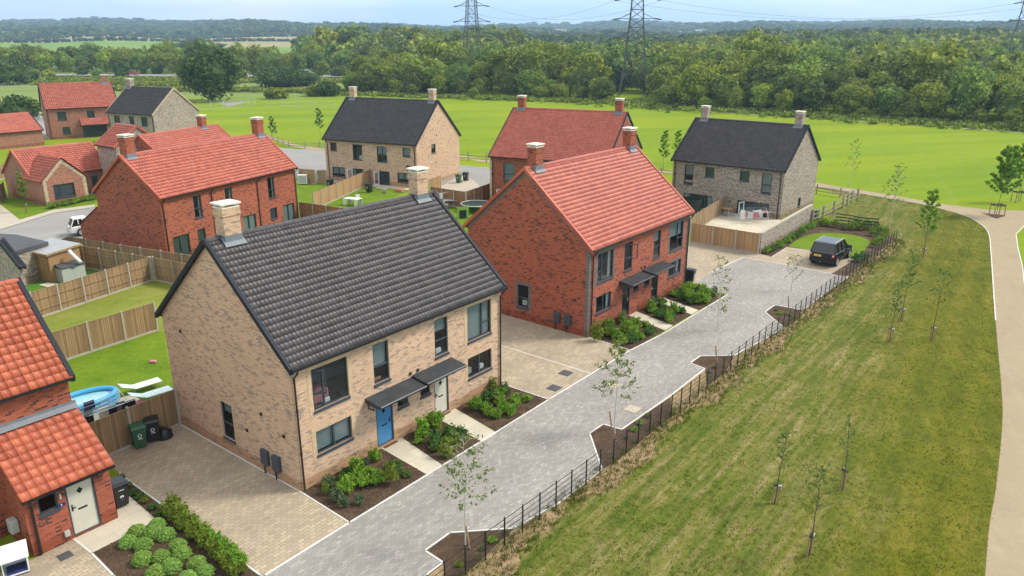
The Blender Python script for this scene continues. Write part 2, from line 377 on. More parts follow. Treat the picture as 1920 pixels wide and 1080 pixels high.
M['leaf_far'] = leafmat('leaf_far', (.04,.06,.022), (.065,.10,.03), (.11,.15,.04), .2, .3)
M['leaf_shrub'] = leafmat('leaf_shrub', (.10,.21,.025), (.20,.37,.035), (.37,.54,.07), .35, .35)
M['leaf_dark'] = leafmat('leaf_dark', (.05,.11,.022), (.09,.19,.04), (.18,.30,.07), .3, .3)
M['leaf_lime'] = leafmat('leaf_lime', (.17,.32,.05), (.28,.46,.09), (.42,.60,.16), .3, .15)
M['leaf_olive'] = leafmat('leaf_olive', (.12,.17,.02), (.20,.26,.03), (.30,.36,.05), .35, .2)
M['leaf_grey'] = leafmat('leaf_grey', (.07,.11,.05), (.12,.18,.08), (.18,.26,.12), .3, .2)
M['leaf_birch'] = leafmat('leaf_birch', (.10,.15,.03), (.17,.24,.05), (.26,.33,.08), .4, .3)
M['leaf_tree'] = leafmat('leaf_tree', (.10,.20,.02), (.19,.34,.03), (.32,.48,.06), .4, .3)
M['bin_green'] = plain('bin_green', (.03,.11,.05), .4, var=.1)
M['bin_black'] = plain('bin_black', (.015,.017,.02), .35, var=.1)
M['grey_plastic'] = plain('grey_plastic', (.42,.43,.40), .5, var=.05)
M['car_roof_glare'] = plain('car_roof_glare', (.07,.073,.08), .25, var=.05)  # paler than the black body: glare on the roof painted into its colour
M['felt'] = plain('felt', (.34,.36,.36), .85, var=.15)
M['dark_roof'] = plain('dark_roof', (.07,.072,.078), .7, var=.2, scale=1)
M['steel'] = plain('steel', (.085,.095,.095), .6, .1, var=.2, scale=8)
M['galv'] = plain('galv', (.55,.58,.58), .4, .4)
M['car_black'] = plain('car_black', (.004,.004,.005), .16, var=.02, spec=.5)
M['car_white'] = plain('car_white', (.75,.77,.78), .2, var=.02)
M['tyre'] = plain('tyre', (.015,.015,.015), .8)
M['rim'] = plain('rim', (.5,.51,.52), .3, .6)
M['yellow'] = plain('yellow', (.75,.50,.01), .5, var=.02)
M['red_light'] = plain('red_light', (.45,.02,.015), .25)
M['pool_blue'] = plain('pool_blue', (.05,.34,.62), .35, var=.06)
M['water'] = plain('water', (.30,.55,.60), .08, var=.1)
M['pale_blue'] = plain('pale_blue', (.60,.74,.76), .6, var=.12, scale=14)
M['dark_cloth'] = plain('dark_cloth', (.015,.018,.035), .9)
M['mid_cloth'] = plain('mid_cloth', (.2,.17,.18), .9)
M['navy'] = plain('navy', (.02,.03,.12), .7)
M['rubber_mat'] = plain('rubber_mat', (.13,.055,.03), .95)
M['net'] = plain('net', (.015,.03,.02), .8)
M['copper'] = plain('copper', (.45,.2,.12), .7)

# ------------------------------------------------------------------ plants
def leafcloud(C, n, size, spread, seed, flat=.4, up=.35):
    """quads scattered round clump centres C (k,4: x,y,z,r)"""
    r = np.random.default_rng(seed); C = np.asarray(C, float)
    k = r.integers(0, len(C), n); d = r.normal(size=(n, 3)); d /= np.linalg.norm(d, axis=1)[:, None]
    d[:, 2] = np.where(r.random(n) < up, np.abs(d[:, 2]), d[:, 2])
    rad = C[k, 3]*(1-spread*r.random(n)**1.6)
    P = C[k, :3]+d*rad[:, None]*np.array([1, 1, flat+.45])
    nn = d+r.normal(size=(n, 3))*.7; nn /= np.linalg.norm(nn, axis=1)[:, None]
    a = np.cross(nn, r.normal(size=(n, 3))); a /= np.linalg.norm(a, axis=1)[:, None]; b = np.cross(nn, a)
    s = size*(.55+.9*r.random(n))[:, None]; a *= s; b *= s*.62
    V = np.stack([P-a, P-b*1.0+a*.1, P+a, P+b], 1).reshape(-1, 3)
    return V, np.arange(4*n).reshape(n, 4)
def ico(rad, seed, amp=.2):
    import bmesh
    bm = bmesh.new(); bmesh.ops.create_icosphere(bm, subdivisions=2, radius=1)
    V = np.array([v.co[:] for v in bm.verts]); F = np.array([[v.index for v in f.verts] for f in bm.faces]); bm.free()
    r = np.random.default_rng(seed); V = V*(1+amp*(r.random(len(V))-.5))[:, None]*np.array(rad)
    return V, F
ICO1 = None
def crown_data(seed, Rr, z0, z1, nclump, nleaf, leaf, clr=(.28,.42), core=.62, lean=0):
    r = np.random.default_rng(seed); cz = (z0+z1)/2; hz_ = (z1-z0)/2
    d = r.normal(size=(nclump, 3)); d /= np.linalg.norm(d, axis=1)[:, None]; d[:, 2] = np.where(r.random(nclump) < .35, np.abs(d[:, 2]), d[:, 2])
    q = .55+.28*r.random(nclump)
    wob = 1+.22*np.sin(np.arctan2(d[:, 1], d[:, 0])*3+r.random()*6)
    C = np.empty((nclump, 4)); C[:, 0] = d[:, 0]*Rr*q*wob; C[:, 1] = d[:, 1]*Rr*q*wob; C[:, 2] = cz+d[:, 2]*hz_*q; C[:, 3] = Rr*r.uniform(*clr, nclump)
    V, F = leafcloud(C, nleaf, leaf, .55, seed+1)
    if core:
        Vi, Fi = ico((Rr*core, Rr*core, hz_*core), seed+2, .35); Vi[:, 2] += cz
        F = np.vstack([F, np.column_stack([Fi, Fi[:, 2]])+len(V)]) if False else F
        # triangles as thin quads: split each into a quad by its edge midpoint
        T = Vi[Fi]; mid = (T[:, 2]+T[:, 0])/2
        Q = np.stack([T[:, 0], T[:, 1], T[:, 2], mid], 1).reshape(-1, 3)
        F = np.vstack([F, np.arange(len(Q)).reshape(-1, 4)+len(V)]); V = np.vstack([V, Q])
    return V, F
def trunk_mb(h, r0, Rr, seed, limbs=5, top=.65):
    r = random.Random(seed); mb = MB()
    pts = [(0, 0, -.1)]
    for i in range(1, 5): pts.append((r.uniform(-.04, .04)*h*i/4, r.uniform(-.04, .04)*h*i/4, h*top*i/4))
    mb.tube(pts, r0, 8, r1=r0*.45)
    for i in range(limbs):
        a = r.uniform(0, 6.28); b = pts[2+i % 3]; L = Rr*r.uniform(.5, .85)
        mb.tube([b, (b[0]+math.cos(a)*L*.5, b[1]+math.sin(a)*L*.5, b[2]+h*.10), (b[0]+math.cos(a)*L, b[1]+math.sin(a)*L, b[2]+h*.24)], r0*.4, 5, r1=r0*.12)
    return mb
def tree(name, label, cat, group, x, y, z, h, Rr, seed, mat, nleaf=2600, leaf=.34, z0=.12, nclump=34, r0=.22, tmat='bark', core=.6):
    e = empty(name, (x, y, z), 0, label, cat, group)
    V, F = crown_data(seed, Rr, h*z0, h, nclump, nleaf, leaf, core=core)
    link('crown', mesh_np(V, F, M[mat]), e)
    trunk_mb(h, r0, Rr, seed).build('trunk', M[tmat], e)
    return e
def shrub_mesh(seed, r, h, n, leaf, mat, flat=True):
    rr = np.random.default_rng(seed); k = 9
    C = np.column_stack([rr.uniform(-.5, .5, k)*r, rr.uniform(-.5, .5, k)*r, h*rr.uniform(.25, .6, k), r*rr.uniform(.35, .6, k)])
    V, F = leafcloud(C, n, leaf, .7, seed+1, flat=.25, up=.8); V[:, 2] = np.maximum(V[:, 2]*1.0, .02)
    V[:, 2] *= h/max(.01, V[:, 2].max())
    # a few upright shoots
    m = 60; t = rr.random(m); b = rr.integers(0, 8, m); ang = b*.8+seed; px = np.cos(ang)*r*.5*(.4+.6*t); py = np.sin(ang)*r*.5*(.4+.6*t); pz = h*(.5+.7*t)
    V2, F2 = leafcloud(np.column_stack([px, py, pz, np.full(m, .05)]), 160, leaf, .5, seed+3)
    F2 = F2+len(V); V = np.vstack([V, V2]); F = np.vstack([F, F2])
    return mesh_np(V, F, M[mat])
def round_mesh(seed, r, h, n, leaf, mat):
    rr = np.random.default_rng(seed)
    ga = np.arange(60)*2.39996; q = np.sqrt((np.arange(60)+.5)/60)
    z = h*np.sqrt(np.maximum(.02, 1-q*q*.95))
    C = np.column_stack([np.cos(ga)*q*r*.85, np.sin(ga)*q*r*.85, z-.06+rr.normal(size=60)*.012, np.full(60, r*.17)])
    V, F = leafcloud(C, n, leaf, .5, seed+1, flat=.5, up=.8); V[:, 2] = np.maximum(V[:, 2], .02)
    Vi, Fi = ico((r*.82, r*.82, h*.8), seed, .1); Vi[:, 2] = np.maximum(Vi[:, 2], .0)
    T = Vi[Fi]; Q = np.stack([T[:, 0], T[:, 1], T[:, 2], (T[:, 2]+T[:, 0])/2], 1).reshape(-1, 3)
    F = np.vstack([F, np.arange(len(Q)).reshape(-1, 4)+len(V)]); V = np.vstack([V, Q])
    return mesh_np(V, F, M[mat])

# ------------------------------------------------------------------ terrain, ground, roads
_rr = np.array([0, 230, 300, 400, 600, 900, 1200, 1500, 2000, 2500, 3300, 3900, 9000.])
_zz = np.array([0, 0, .6, 2, 5, 10.5, 16.0, 24, 37, 48, 66, 62, 20.])
def hz(x, y):
    r = np.hypot(x, y); z = np.interp(r, _rr, _zz)
    a = np.arctan2(x, np.maximum(y, .001))
    k = np.clip((r-700)/1500, 0, 1)
    return z+k*(7*np.sin(a*9+r/520)+4*np.sin(a*23+1.3+r/300)+3*np.sin(a*41+2))
def px_of(x, y):
    """photo column of a far point, used to lay out the far fields"""
    return 960+FPX*x/np.maximum(y*_c+CAM_H*_s, 1)
def field_colour(x, y):
    r = np.hypot(x, y); p = px_of(x, y); n = len(x)
    c = np.tile(np.array([.19,.262,.010, 1.]), (n, 1))
    def put(mask, col): c[mask] = (*col, 1)
    put((r > 236) & (p < 860), (.20,.25,.07)); put((r > 262) & (r < 285) & (p < 480) & (p > 60), (.16,.30,.03))
    put(r > 330, (.17,.24,.06))
    put((r > 480) & (r < 1160), (.17,.27,.05))
    put((r > 850) & (r < 1170) & (p > 330) & (p < 600), (.33,.29,.14))
    put((r > 1170) & (r < 1400), (.36,.31,.17))
    put((r > 1400) & (r < 1900), (.24,.30,.10))
    put((r > 1480) & (r < 1850) & (p > 185) & (p < 285), (.40,.35,.19))
    put((r > 1400) & (r < 2300) & (p > 560) & (p < 1300), (.31,.30,.14))
    put((r > 1500) & (r < 1750) & (p > 700) & (p < 1100), (.22,.32,.09))
    put((r > 1900) & (p < 560), (.26,.27,.13))
    put(r > 2400, (.12,.16,.07)); put((r > 2400) & (np.sin(x/170+y/260)+np.sin(y/120-x/310) > .55), (.34,.33,.17))
    put((r > 1000) & (r < 2300) & (p > 980) & (p < 1330) & (np.sin(x/60)+np.sin(y/95+x/200) > .2), (.40,.37,.18))
    return c
az = np.concatenate([np.arange(-180, -46, 4.), np.arange(-46, 46, .5), np.arange(46, 180, 4.)])*math.pi/180
rad = np.concatenate([[0, 20, 60, 120, 180, 230, 260, 300, 330, 350, 400, 450, 500, 560], np.arange(580, 2500, 20.), np.arange(2500, 4000, 60.), [4500, 6000, 9000]])
A_, R_ = np.meshgrid(az, rad, indexing='ij'); X_ = R_*np.sin(A_); Y_ = R_*np.cos(A_); Z_ = hz(X_, Y_)
na, nr = A_.shape; idx = np.arange(na*nr).reshape(na, nr); nx = np.roll(idx, -1, 0)
F = np.stack([idx[:, :-1], idx[:, 1:], nx[:, 1:], nx[:, :-1]], -1).reshape(-1, 4)
F = F[:, ::-1] if False else F
Vt = np.column_stack([X_.ravel(), Y_.ravel(), Z_.ravel()])
k = NB('field_ground'); o_ = k.obj()
at = k.n('ShaderNodeAttribute', attribute_name='col')
n1 = k.noise(k.scale(k.scale(o_, (1,1,1), R(-15)), (.008, .09, 1)), 1.0, 5, .65); n2 = k.noise(o_, .9, 6, .75); n4 = k.noise(o_, .018, 4, .5)
c = k.mix(1.0, at.outputs[0], k.ramp(n1, [(.3, (.66,.80,.85)), (.5, (.98,1,1)), (.72, (1.35,1.12,1.15))]), 'MULTIPLY')
c = k.mix(1.0, c, k.ramp(n2, [(.3, (.86,.88,.9)), (.7, (1.1,1.08,1.0))]), 'MULTIPLY')
c = k.mix(1.0, c, k.ramp(n4, [(.35, (.82,.9,.9)), (.65, (1.14,1.06,1.0))]), 'MULTIPLY')
# faint wheel marks left in the new grass
wv = k.n('ShaderNodeTexWave', bands_direction='X', wave_profile='SIN'); wv.inputs['Scale'].default_value = .045; wv.inputs['Distortion'].default_value = 3; wv.inputs['Detail'].default_value = 3
k.l(k.scale(o_, (1,1,1), R(24)), wv.inputs[0])
c = k.mix(k.math('MULTIPLY', k.ramp(wv.outputs[0], [(.96, (0,)*3), (.99, (1,)*3)]), k.ramp(n2, [(.46, (0,)*3), (.58, (.55,)*3)])), c, (.22,.27,.05))
k.bump(n2, .3, .05)
tag(link('field', mesh_np(Vt, F, k.fin(c, .95, .1), col=field_colour(Vt[:, 0], Vt[:, 1]), smooth=True)), kind='structure')

U5 = R(51.5)   # the street's direction
def sheet(name, pts, z, mat, rot=0.0, kind='structure'):
    """flat ground sheet from world points; its object is turned so that the pattern follows the street"""
    from mathutils.geometry import tessellate_polygon
    c_, s_ = math.cos(-rot), math.sin(-rot)
    P = [(x*c_-y*s_, x*s_+y*c_) for x, y in pts]
    tri = tessellate_polygon([[Vector((x, y, 0)) for x, y in P]])
    mb = MB()
    for t in tri:
        q = [P[i] for i in t]
        if (q[1][0]-q[0][0])*(q[2][1]-q[0][1])-(q[1][1]-q[0][1])*(q[2][0]-q[0][0]) < 0: q = q[::-1]
        mb.face([(x, y, 0) for x, y in q])
    return tag(mb.build(name, M[mat], None, (0, 0, z), (0, 0, rot)), kind=kind)
def smooth_line(pts, k=6):
    out = []
    P = [Vector((*p, 0)) for p in pts]; P = [2*P[0]-P[1]]+P+[2*P[-1]-P[-2]]
    for i in range(1, len(P)-2):
        for j in range(k):
            t = j/k; a, b, c2, d = P[i-1:i+3]
            q = .5*((2*b)+(-a+c2)*t+(2*a-5*b+4*c2-d)*t*t+(-a+3*b-3*c2+d)*t**3); out.append((q.x, q.y))
    out.append((P[-2].x, P[-2].y)); return out
def strip(name, pts, wd, z0, z1, mat):
    mb = MB()
    for a, b in zip(pts[:-1], pts[1:]):
        d = Vector((b[0]-a[0], b[1]-a[1])); L = d.length
        if L < 1e-4: continue
        d /= L; n = Vector((-d.y, d.x))*wd/2; e = d*wd*.3
        mb.prism([(a[0]-n.x-e.x, a[1]-n.y-e.y), (b[0]-n.x+e.x, b[1]-n.y+e.y), (b[0]+n.x+e.x, b[1]+n.y+e.y), (a[0]+n.x-e.x, a[1]+n.y-e.y)], z0, z1)
    return tag(mb.build(name, M[mat]), kind='structure')

HP = {'A':(-8.14,25.30,51.7,12.24,9.03,5.23,9.29),'B':(4.39,41.17,51.4,12.56,9.22,5.34,9.46),'C':(-22.96,93.59,-25.3,13.17,10.15,5.06,9.65),
 'D':(-2.26,78.44,-24.7,12.57,12.08,5.2,9.56),'E':(16.87,79.18,-39.6,11.76,9.32,4.72,8.59),'F':(-26.86,56.87,66.7,15.93,6.83,5.1,8.13),
 'G':(-50.91,79.65,55.2,8.25,6.29,2.65,5.33),'I':(-80.35,133.31,35.2,11.31,7.98,5.18,9.22),'J':(-67.24,128.44,-26.3,10.92,9.09,5.12,9.03),
 'K':(-46.6,85.7,-36.4,4.13,5.26,5.4,7.45),'L':(-38.1,83.6,68.6,12.0,6.83,3.7,6.5),'H':(-84.52,116.67,52.8,12.0,8.15,2.53,5.03)}
def hl(h, x, y):
    X, Y, a = HP[h][:3]; a = R(a); return (X+x*math.cos(a)-y*math.sin(a), Y+x*math.sin(a)+y*math.cos(a))

POSTS = G([(770,1165),(873,1078),(911.6,1055.6),(947,1028),(981,1001),(1013,979),(1043,954),(1071,932),(1098.6,910),(1125,892),(1150,871),(1173,850),(1195.6,831.5),(1217,815),(1238,799),(1258,782.6),(1295,753),(1313,740),(1329,727),(1347,712),(1362,695),(1392,679),(1406,668),(1420,658),(1433,647),(1445,637),(1457,627.5),(1470,619),(1482,610),(1493,600),(1515,586),(1525,576),(1545.6,559),(1564,547),(1582,531.7),(1605,513),(1630,492),(1655,473),(1684,451)])
def back(p, d): return (p[0]-math.cos(U5)*d, p[1]-math.sin(U5)*d)
RAIL = [back(POSTS[0], 14), g(873,1078), g(1098.6,910), g(1258,782.6), g(1433,647), g(1545.6,559), g(1605,513), g(1684,451)]
PATH_L = smooth_line([(4.0, 2.0)]+G([(1830,1300),(1847,1080),(1855,986),(1868,909.5),(1878,811),(1878.7,743),(1868,620),(1866,591),(1862,533),(1858,474.5),(1854,439.5),(1840.6,422),(1813,406),(1770.6,393),(1730,383),(1615,363),(1531,350),(1400,337),(1259,325.5),(1100,311),(917,305),(870,297),(740,290),(605,283),(560,277),(500,258)]))
PATH_UP = smooth_line(G([(1920,424),(2100,440)][::-1]+[(1920,424)])) if False else None
PATH_R = [(7.0, 1.0)]+G([(2060,1300),(2010,1000),(1960,700),(1920,529),(1916.5,498),(1908.7,467),(1904.8,439.5),(1920,424),(2050,436),(2200,452),(2200,425),(2050,407),(1920,395.5),(1848,393),(1778,384),(1731.7,376.5),(1634.5,360),(1531,343),(1400,331),(1259,321),(1100,307.5),(917,300.5),(870,292.5),(740,285),(605,278),(560,272),(500,253)])
sheet('verge_lawn', [RAIL[0]]+RAIL[1:]+G([(1640,428),(1566,415),(1540,400),(1607,377),(1536,352)])+PATH_L[102::-1], .004, 'verge_grass')
sheet('gravel_path', PATH_L+PATH_R[::-1], .012, 'gravel')
strip('path_edging', [p for p in PATH_L if p[0] > 30], .07, 0, .035, 'kerb')
strip('path_edging', PATH_R[:9], .07, 0, .035, 'kerb')
# dry strip along the railing
rl = smooth_line(RAIL, 8)
def off(pts, d):
    o = []
    for i, p in enumerate(pts):
        a, b = pts[max(0, i-1)], pts[min(len(pts)-1, i+1)]; t = Vector((b[0]-a[0], b[1]-a[1])).normalized()
        dd = d(i) if callable(d) else d; o.append((p[0]+t.y*dd, p[1]-t.x*dd))
    return o
dense = []
for a, b in zip(rl[:-1], rl[1:]):
    m_ = max(1, int(math.hypot(b[0]-a[0], b[1]-a[1])/.35))
    dense += [(a[0]+(b[0]-a[0])*j/m_, a[1]+(b[1]-a[1])*j/m_) for j in range(m_)]
dense.append(rl[-1])
wob = [(.66+.28*math.sin(i*.31)+.22*math.sin(i*.83+1)+random.uniform(-.16, .16)) for i in range(len(dense))]
sheet('dry_grass_strip', off(dense, -.35)+off(dense, lambda i: wob[i])[::-1], .010, 'dry_strip')
# lane of grey blocks
lane_r = [back(g(760,1165), 14)]+G([(760,1165),(798.7,1080),(831,1055.6),(796.7,1033),(843.5,999.4),(963.8,991),(1045,945.6),(1128.8,880.4),(1105.6,813),(1130.8,795.7),(1165.5,806),(1260,740),(1321.7,691.7),(1294,681),(1313,668),(1376.7,666.7),(1470.6,615),(1434.4,585.3),(1453,572),(1504,581.7),(1590,519)])
lane_l = G([(1558,513.6),(1479,498),(1392.8,483),(1334,511),(1303,530),(1364,552.5),(1240,628),(1182,657),(1029,749.5),(830,873),(656,980),(496,1080),(300,1215)])+[back(g(300,1215), 14)]
sheet('lane', lane_r+lane_l, .012, 'grey_paver', U5)
strip('kerb', lane_r, .07, 0, .03, 'kerb')
strip('kerb', G([(1364,552.5),(1240,628),(1182,657),(1029,749.5),(830,873),(656,980),(496,1080),(300,1215)]), .07, 0, .03, 'kerb')
strip('kerb', G([(1558,513.6),(1479,498),(1392.8,483),(1334,511)]), .07, 0, .026, 'kerb')
sheet('planting_bed', lane_r+RAIL[-2:0:-1]+[POSTS[0]], .006, 'dry_strip')
# planting pits and beds of bark mulch
def bed(pts): return sheet('planting_bed', pts, .008, 'mulch')
for q in ([(831,1055.6),(796.7,1033),(843.5,999.4),(963.8,991),(873,1078),(840,1100)], [(1128.8,880.4),(1105.6,813),(1130.8,795.7),(1165.5,806),(1258,745),(1258,782),(1150,871)], [(1321.7,691.7),(1294,681),(1313,668),(1376.7,666.7),(1362,695),(1325,725)], [(1470.6,615),(1434.4,585.3),(1453,572),(1504,581.7),(1490,604)]):
    sheet('planting_bed', G(q), .011, 'mulch')
hedgebed = G([(229,894),(308,950),(377,998),(423,1032.5),(489,1079.5),(560,1130),(420,1300),(300,1200),(213,1080),(172,1038),(294.6,976),(238,927),(222,902)])
bed(hedgebed)
A_bed1 = G([(567,923),(656,979),(800,890),(706,836)]); A_bed2 = G([(752,820),(830,873),(905,829),(818,784)]); A_bed3 = G([(853,766),(932,812),(1028,750),(937,717)])
B_bed1 = G([(1105,633),(1182,657),(1247,620),(1170,588)]); B_bed2 = G([(1190,583),(1262,611),(1297,590),(1222,562)]); B_bed3 = G([(1240,557),(1310,582),(1364,553),(1283,538)])
for b in (A_bed1, A_bed2, A_bed3, B_bed1, B_bed2, B_bed3): bed(b)
for q in ([(706,836),(800,890),(830,873),(752,820)], [(818,784),(905,829),(932,812),(853,766)], [(1170,588),(1247,620),(1262,611),(1190,583)], [(1222,562),(1297,590),(1310,582),(1240,557)]):
    sheet('garden_path', G(q), .016, 'slab', U5)
sheet('garden_path', G([(138,1011),(143,998),(196,977),(222,971),(214,925),(238,927),(294.6,976),(172,1038)]), .02, 'slab', U5)
# beige block driveways
D1 = G([(196,861),(340,796),(567,925),(656,981),(494,1082),(229,894)])
sheet('driveway', D1, .012, 'beige_paver', U5)
strip('kerb', G([(340,797),(567,925),(656,981)]), .06, 0, .03, 'kerb')
strip('kerb', G([(225,890),(308,950),(377,998),(423,1032.5),(489,1079.5),(560,1130)]), .07, 0, .03, 'kerb')
sheet('driveway', G([(67,1046),(138,1011),(172,1038),(213,1080),(330,1230),(-200,1400),(-120,1130)]), .012, 'beige_paver', U5)
strip('kerb', G([(138,1011),(172,1038),(213,1080),(330,1230)]), .07, 0, .03, 'kerb')
sheet('driveway', [hl('A',12.24,0)]+G([(1029,749.5),(1182,657),(1105,633)])+[hl('B',0,0), hl('B',0,9.2), hl('A',12.24,9.0)], .012, 'beige_paver', U5)
strip('kerb', G([(920,642),(1106.7,700)]), .06, 0, .018, 'kerb')
strip('kerb', G([(937,719),(1029,749.5)]), .06, 0, .03, 'kerb'); strip('kerb', G([(1105,633),(1182,657)]), .06, 0, .03, 'kerb')
sheet('driveway', [hl('B',12.56,0)]+G([(1303,530),(1334,511),(1392.8,483),(1424,476),(1294,454)])+[hl('B',12.56,9.2)], .012, 'beige_paver', U5)
sheet('driveway', G([(1392.8,483),(1424,476),(1447,482),(1476,464),(1519,470),(1604,486),(1559,513.6),(1479,498)]), .0125, 'beige_paver', U5)
strip('kerb', G([(1447,482),(1476,464),(1519,470),(1540,474)]), .06, 0, .03, 'kerb')
# ground round the lawn by the grey house
sheet('planting_bed', G([(1424,476),(1447,482),(1476,464),(1540,474),(1559,513),(1575,524),(1605,513),(1684,449),(1660,436),(1610,424),(1545,412),(1519,418)]), .008, 'mulch')
sheet('round_lawn', smooth_line(G([(1478,462),(1500,447),(1530,438),(1570,437),(1605,442),(1630,452),(1622,468),(1600,484),(1540,473),(1478,462)]), 5), .012, 'lawn')
# gardens
sheet('back_lawn', [hl('A',0,9.0), hl('A',12.3,9.0), hl('A',12.3,21)]+G([(205,858),(340,796)])[::-1]+G([(130,890),(0,760),(60,660),(295,560)]), .004, 'lawn')
sheet('rough_lawn', G([(60,690),(295,622),(420,640),(420,520),(285,527),(240,542),(80,596),(-60,640),(-60,720)]), .008, 'rough_lawn')
sheet('artificial_lawn', G([(40,560),(60,596),(240,540),(284,526),(200,500),(50,520),(30,540)]), .010, 'artificial')
sheet('garden_lawn', [hl('C',-.5,-13), hl('C',13.5,-16), hl('C',13.5,0), hl('C',-.5,0)], .006, 'lawn')
sheet('garden_lawn', [hl('D',-9,-9), hl('D',8,-14), hl('D',12,0), hl('D',-3,0)], .008, 'lawn')
sheet('patio', [hl('C',.2,-1.5), hl('C',13,-1.5), hl('C',13,0), hl('C',.2,0)], .02, 'slab', R(-25))
sheet('patio', [hl('C',8.5,-2.3), hl('C',10.2,-2.3), hl('C',10.2,-1.5), hl('C',8.5,-1.5)], .02, 'slab', R(-25))
sheet('patio', [hl('E',4,-6.5), hl('E',12.9,-7.2), hl('E',11.9,0), hl('E',4,0)], .016, 'slab', R(-40))
sheet('garden_lawn', [hl('E',-1,-9), hl('E',4,-7), hl('E',4,0), hl('E',-1,0)], .012, 'lawn')
# back roads
sheet('back_road', G([(440,272),(525,277),(610,284),(618,340),(556,335),(500,310)]), .010, 'asphalt')
sheet('back_road', G([(800,322),(868,310),(917,314),(925,345),(872,362),(820,356)]), .010, 'asphalt')
sheet('parking_bay', G([(815,356),(872,362),(900,350),(888,338),(866,330),(855,334)]), .016, 'pavement')
sheet('back_road', G([(-80,445),(0,430),(37,419),(101,399),(178,389),(300,372),(330,420),(185,445),(100,470),(-80,480)]), .012, 'asphalt')
sheet('pavement', G([(-80,434),(0,424),(37,413),(101,394),(178,384),(178,389),(101,400),(37,420),(0,431),(-80,446)]), .05, 'pavement')
sheet('driveway', G([(-60,370),(0,383),(37,412),(0,424),(-80,430)]), .012, 'pavement')
sheet('front_lawn', G([(-20,375),(0,372),(30,372),(88,391),(178,371),(178,383),(101,393),(37,411),(0,384)]), .008, 'lawn')
sheet('back_road', G([(0,222),(60,205),(76,205),(80,222),(95,260),(70,262),(60,240),(0,240)]), .010, 'asphalt')
sheet('back_road', G([(400,190),(436,176),(500,178),(520,184),(470,189),(430,200)]), .010, 'asphalt')
strip('field_track', G([(1000,188.5),(1130,194),(1310,208),(1480,219),(1600,226),(1760,237),(1920,249),(2000,256)]), 1.0, 0, .02, 'pavement')
# the main road far behind, laid on the rising ground
def far_road(name, p0, p1, wd, mat, dz):
    n = 40; V = []; 
    d = Vector((p1[0]-p0[0], p1[1]-p0[1])).normalized(); nn = Vector((-d.y, d.x))*wd/2
    for i in range(n+1):
        x = p0[0]+(p1[0]-p0[0])*i/n; y = p0[1]+(p1[1]-p0[1])*i/n; z = float(hz(x, y))+dz
        V += [(x-nn.x, y-nn.y, z), (x+nn.x, y+nn.y, z)]
    tag(link(name, mesh_np(V, [[2*i, 2*i+2, 2*i+3, 2*i+1] for i in range(n)], M[mat])), kind='structure')
FR0, FR1 = (-340, 338), (40, 338)
far_road('main_road', FR0, FR1, 16, 'asphalt', .35)

# ------------------------------------------------------------------ houses
def tiles_mesh(P0, U, S, Lr, Ls, mat, tw=.28, th=.32, lift=.05, flat=False):
    P0, U, S = map(np.array, (P0, U, S)); Nn = np.cross(U, S)
    n = max(2, round(Lr/tw)); m = max(2, round(Ls/th)); a = Lr/n; c = Ls/m
    ts = np.array([0, .07, .15, .23, .32, .66]); hs = np.array([.004, .034, .050, .038, .006, 0])
    if flat: ts = np.array([0, .09, .18, .27, .36, .7]); hs = np.array([0, .014, .018, .010, 0, 0])
    tt = np.concatenate([(np.arange(n)[:, None]+ts[None]).ravel(), [n]]); hh = np.concatenate([np.tile(hs, n), [.006]])
    V = []; F = []; UV = []; w_ = len(tt); b = 0
    jr = np.random.default_rng(int(Lr*100)+m)
    for i in range(m):
        s0 = i*c-(.03 if i else .04); s1 = (i+1)*c; j = jr.normal(size=n)*.003; jj = np.concatenate([np.repeat(j, len(ts)), [0]])
        for s_, l_ in ((s0, .0), (s0, lift), (s1, .012)):
            h_ = hh+l_+(jj if l_ == lift else 0)
            if l_ == 0: h_ = hh*0-.01
            V.append(P0+U*(tt*a)[:, None]+S*s_+Nn*h_[:, None])
        for r_ in (0, 1):
            q = b+r_*w_+np.arange(w_-1); F.append(np.stack([q, q+1, q+1+w_, q+w_], 1))
            u0 = tt[:-1]*.999+.0005; u1 = u0; v = np.full(w_-1, i+.5); UV.append(np.stack([np.stack([np.floor(u0)+.5, v], 1)]*4, 1))
        b += 3*w_
    return mesh_np(np.vstack(V), np.vstack(F), mat, uv=np.vstack(UV).reshape(-1, 2))

def wall_face(mb, T, L, H, holes, rev=.11, m=0, m_rev=0, skip=None):
    """T maps (along, inward, up) to local; grid split round the openings; reveals go inward"""
    xs = sorted({0, L, *[h[0] for h in holes], *[h[1] for h in holes]}); zs = sorted({0, H, *[h[2] for h in holes], *[h[3] for h in holes]})
    for x0, x1 in zip(xs[:-1], xs[1:]):
        for z0, z1 in zip(zs[:-1], zs[1:]):
            if any(h[0] <= (x0+x1)/2 <= h[1] and h[2] <= (z0+z1)/2 <= h[3] for h in holes): continue
            mb.face([T(x0,0,z0), T(x1,0,z0), T(x1,0,z1), T(x0,0,z1)], m)
    for x0, x1, z0, z1 in holes:
        mb.face([T(x0,0,z0), T(x0,rev,z0), T(x0,rev,z1), T(x0,0,z1)], m_rev); mb.face([T(x1,rev,z0), T(x1,0,z0), T(x1,0,z1), T(x1,rev,z1)], m_rev)
        mb.face([T(x0,0,z1), T(x0,rev,z1), T(x1,rev,z1), T(x1,0,z1)], m_rev); mb.face([T(x0,rev,z0), T(x0,0,z0), T(x1,0,z0), T(x1,rev,z0)], m_rev)

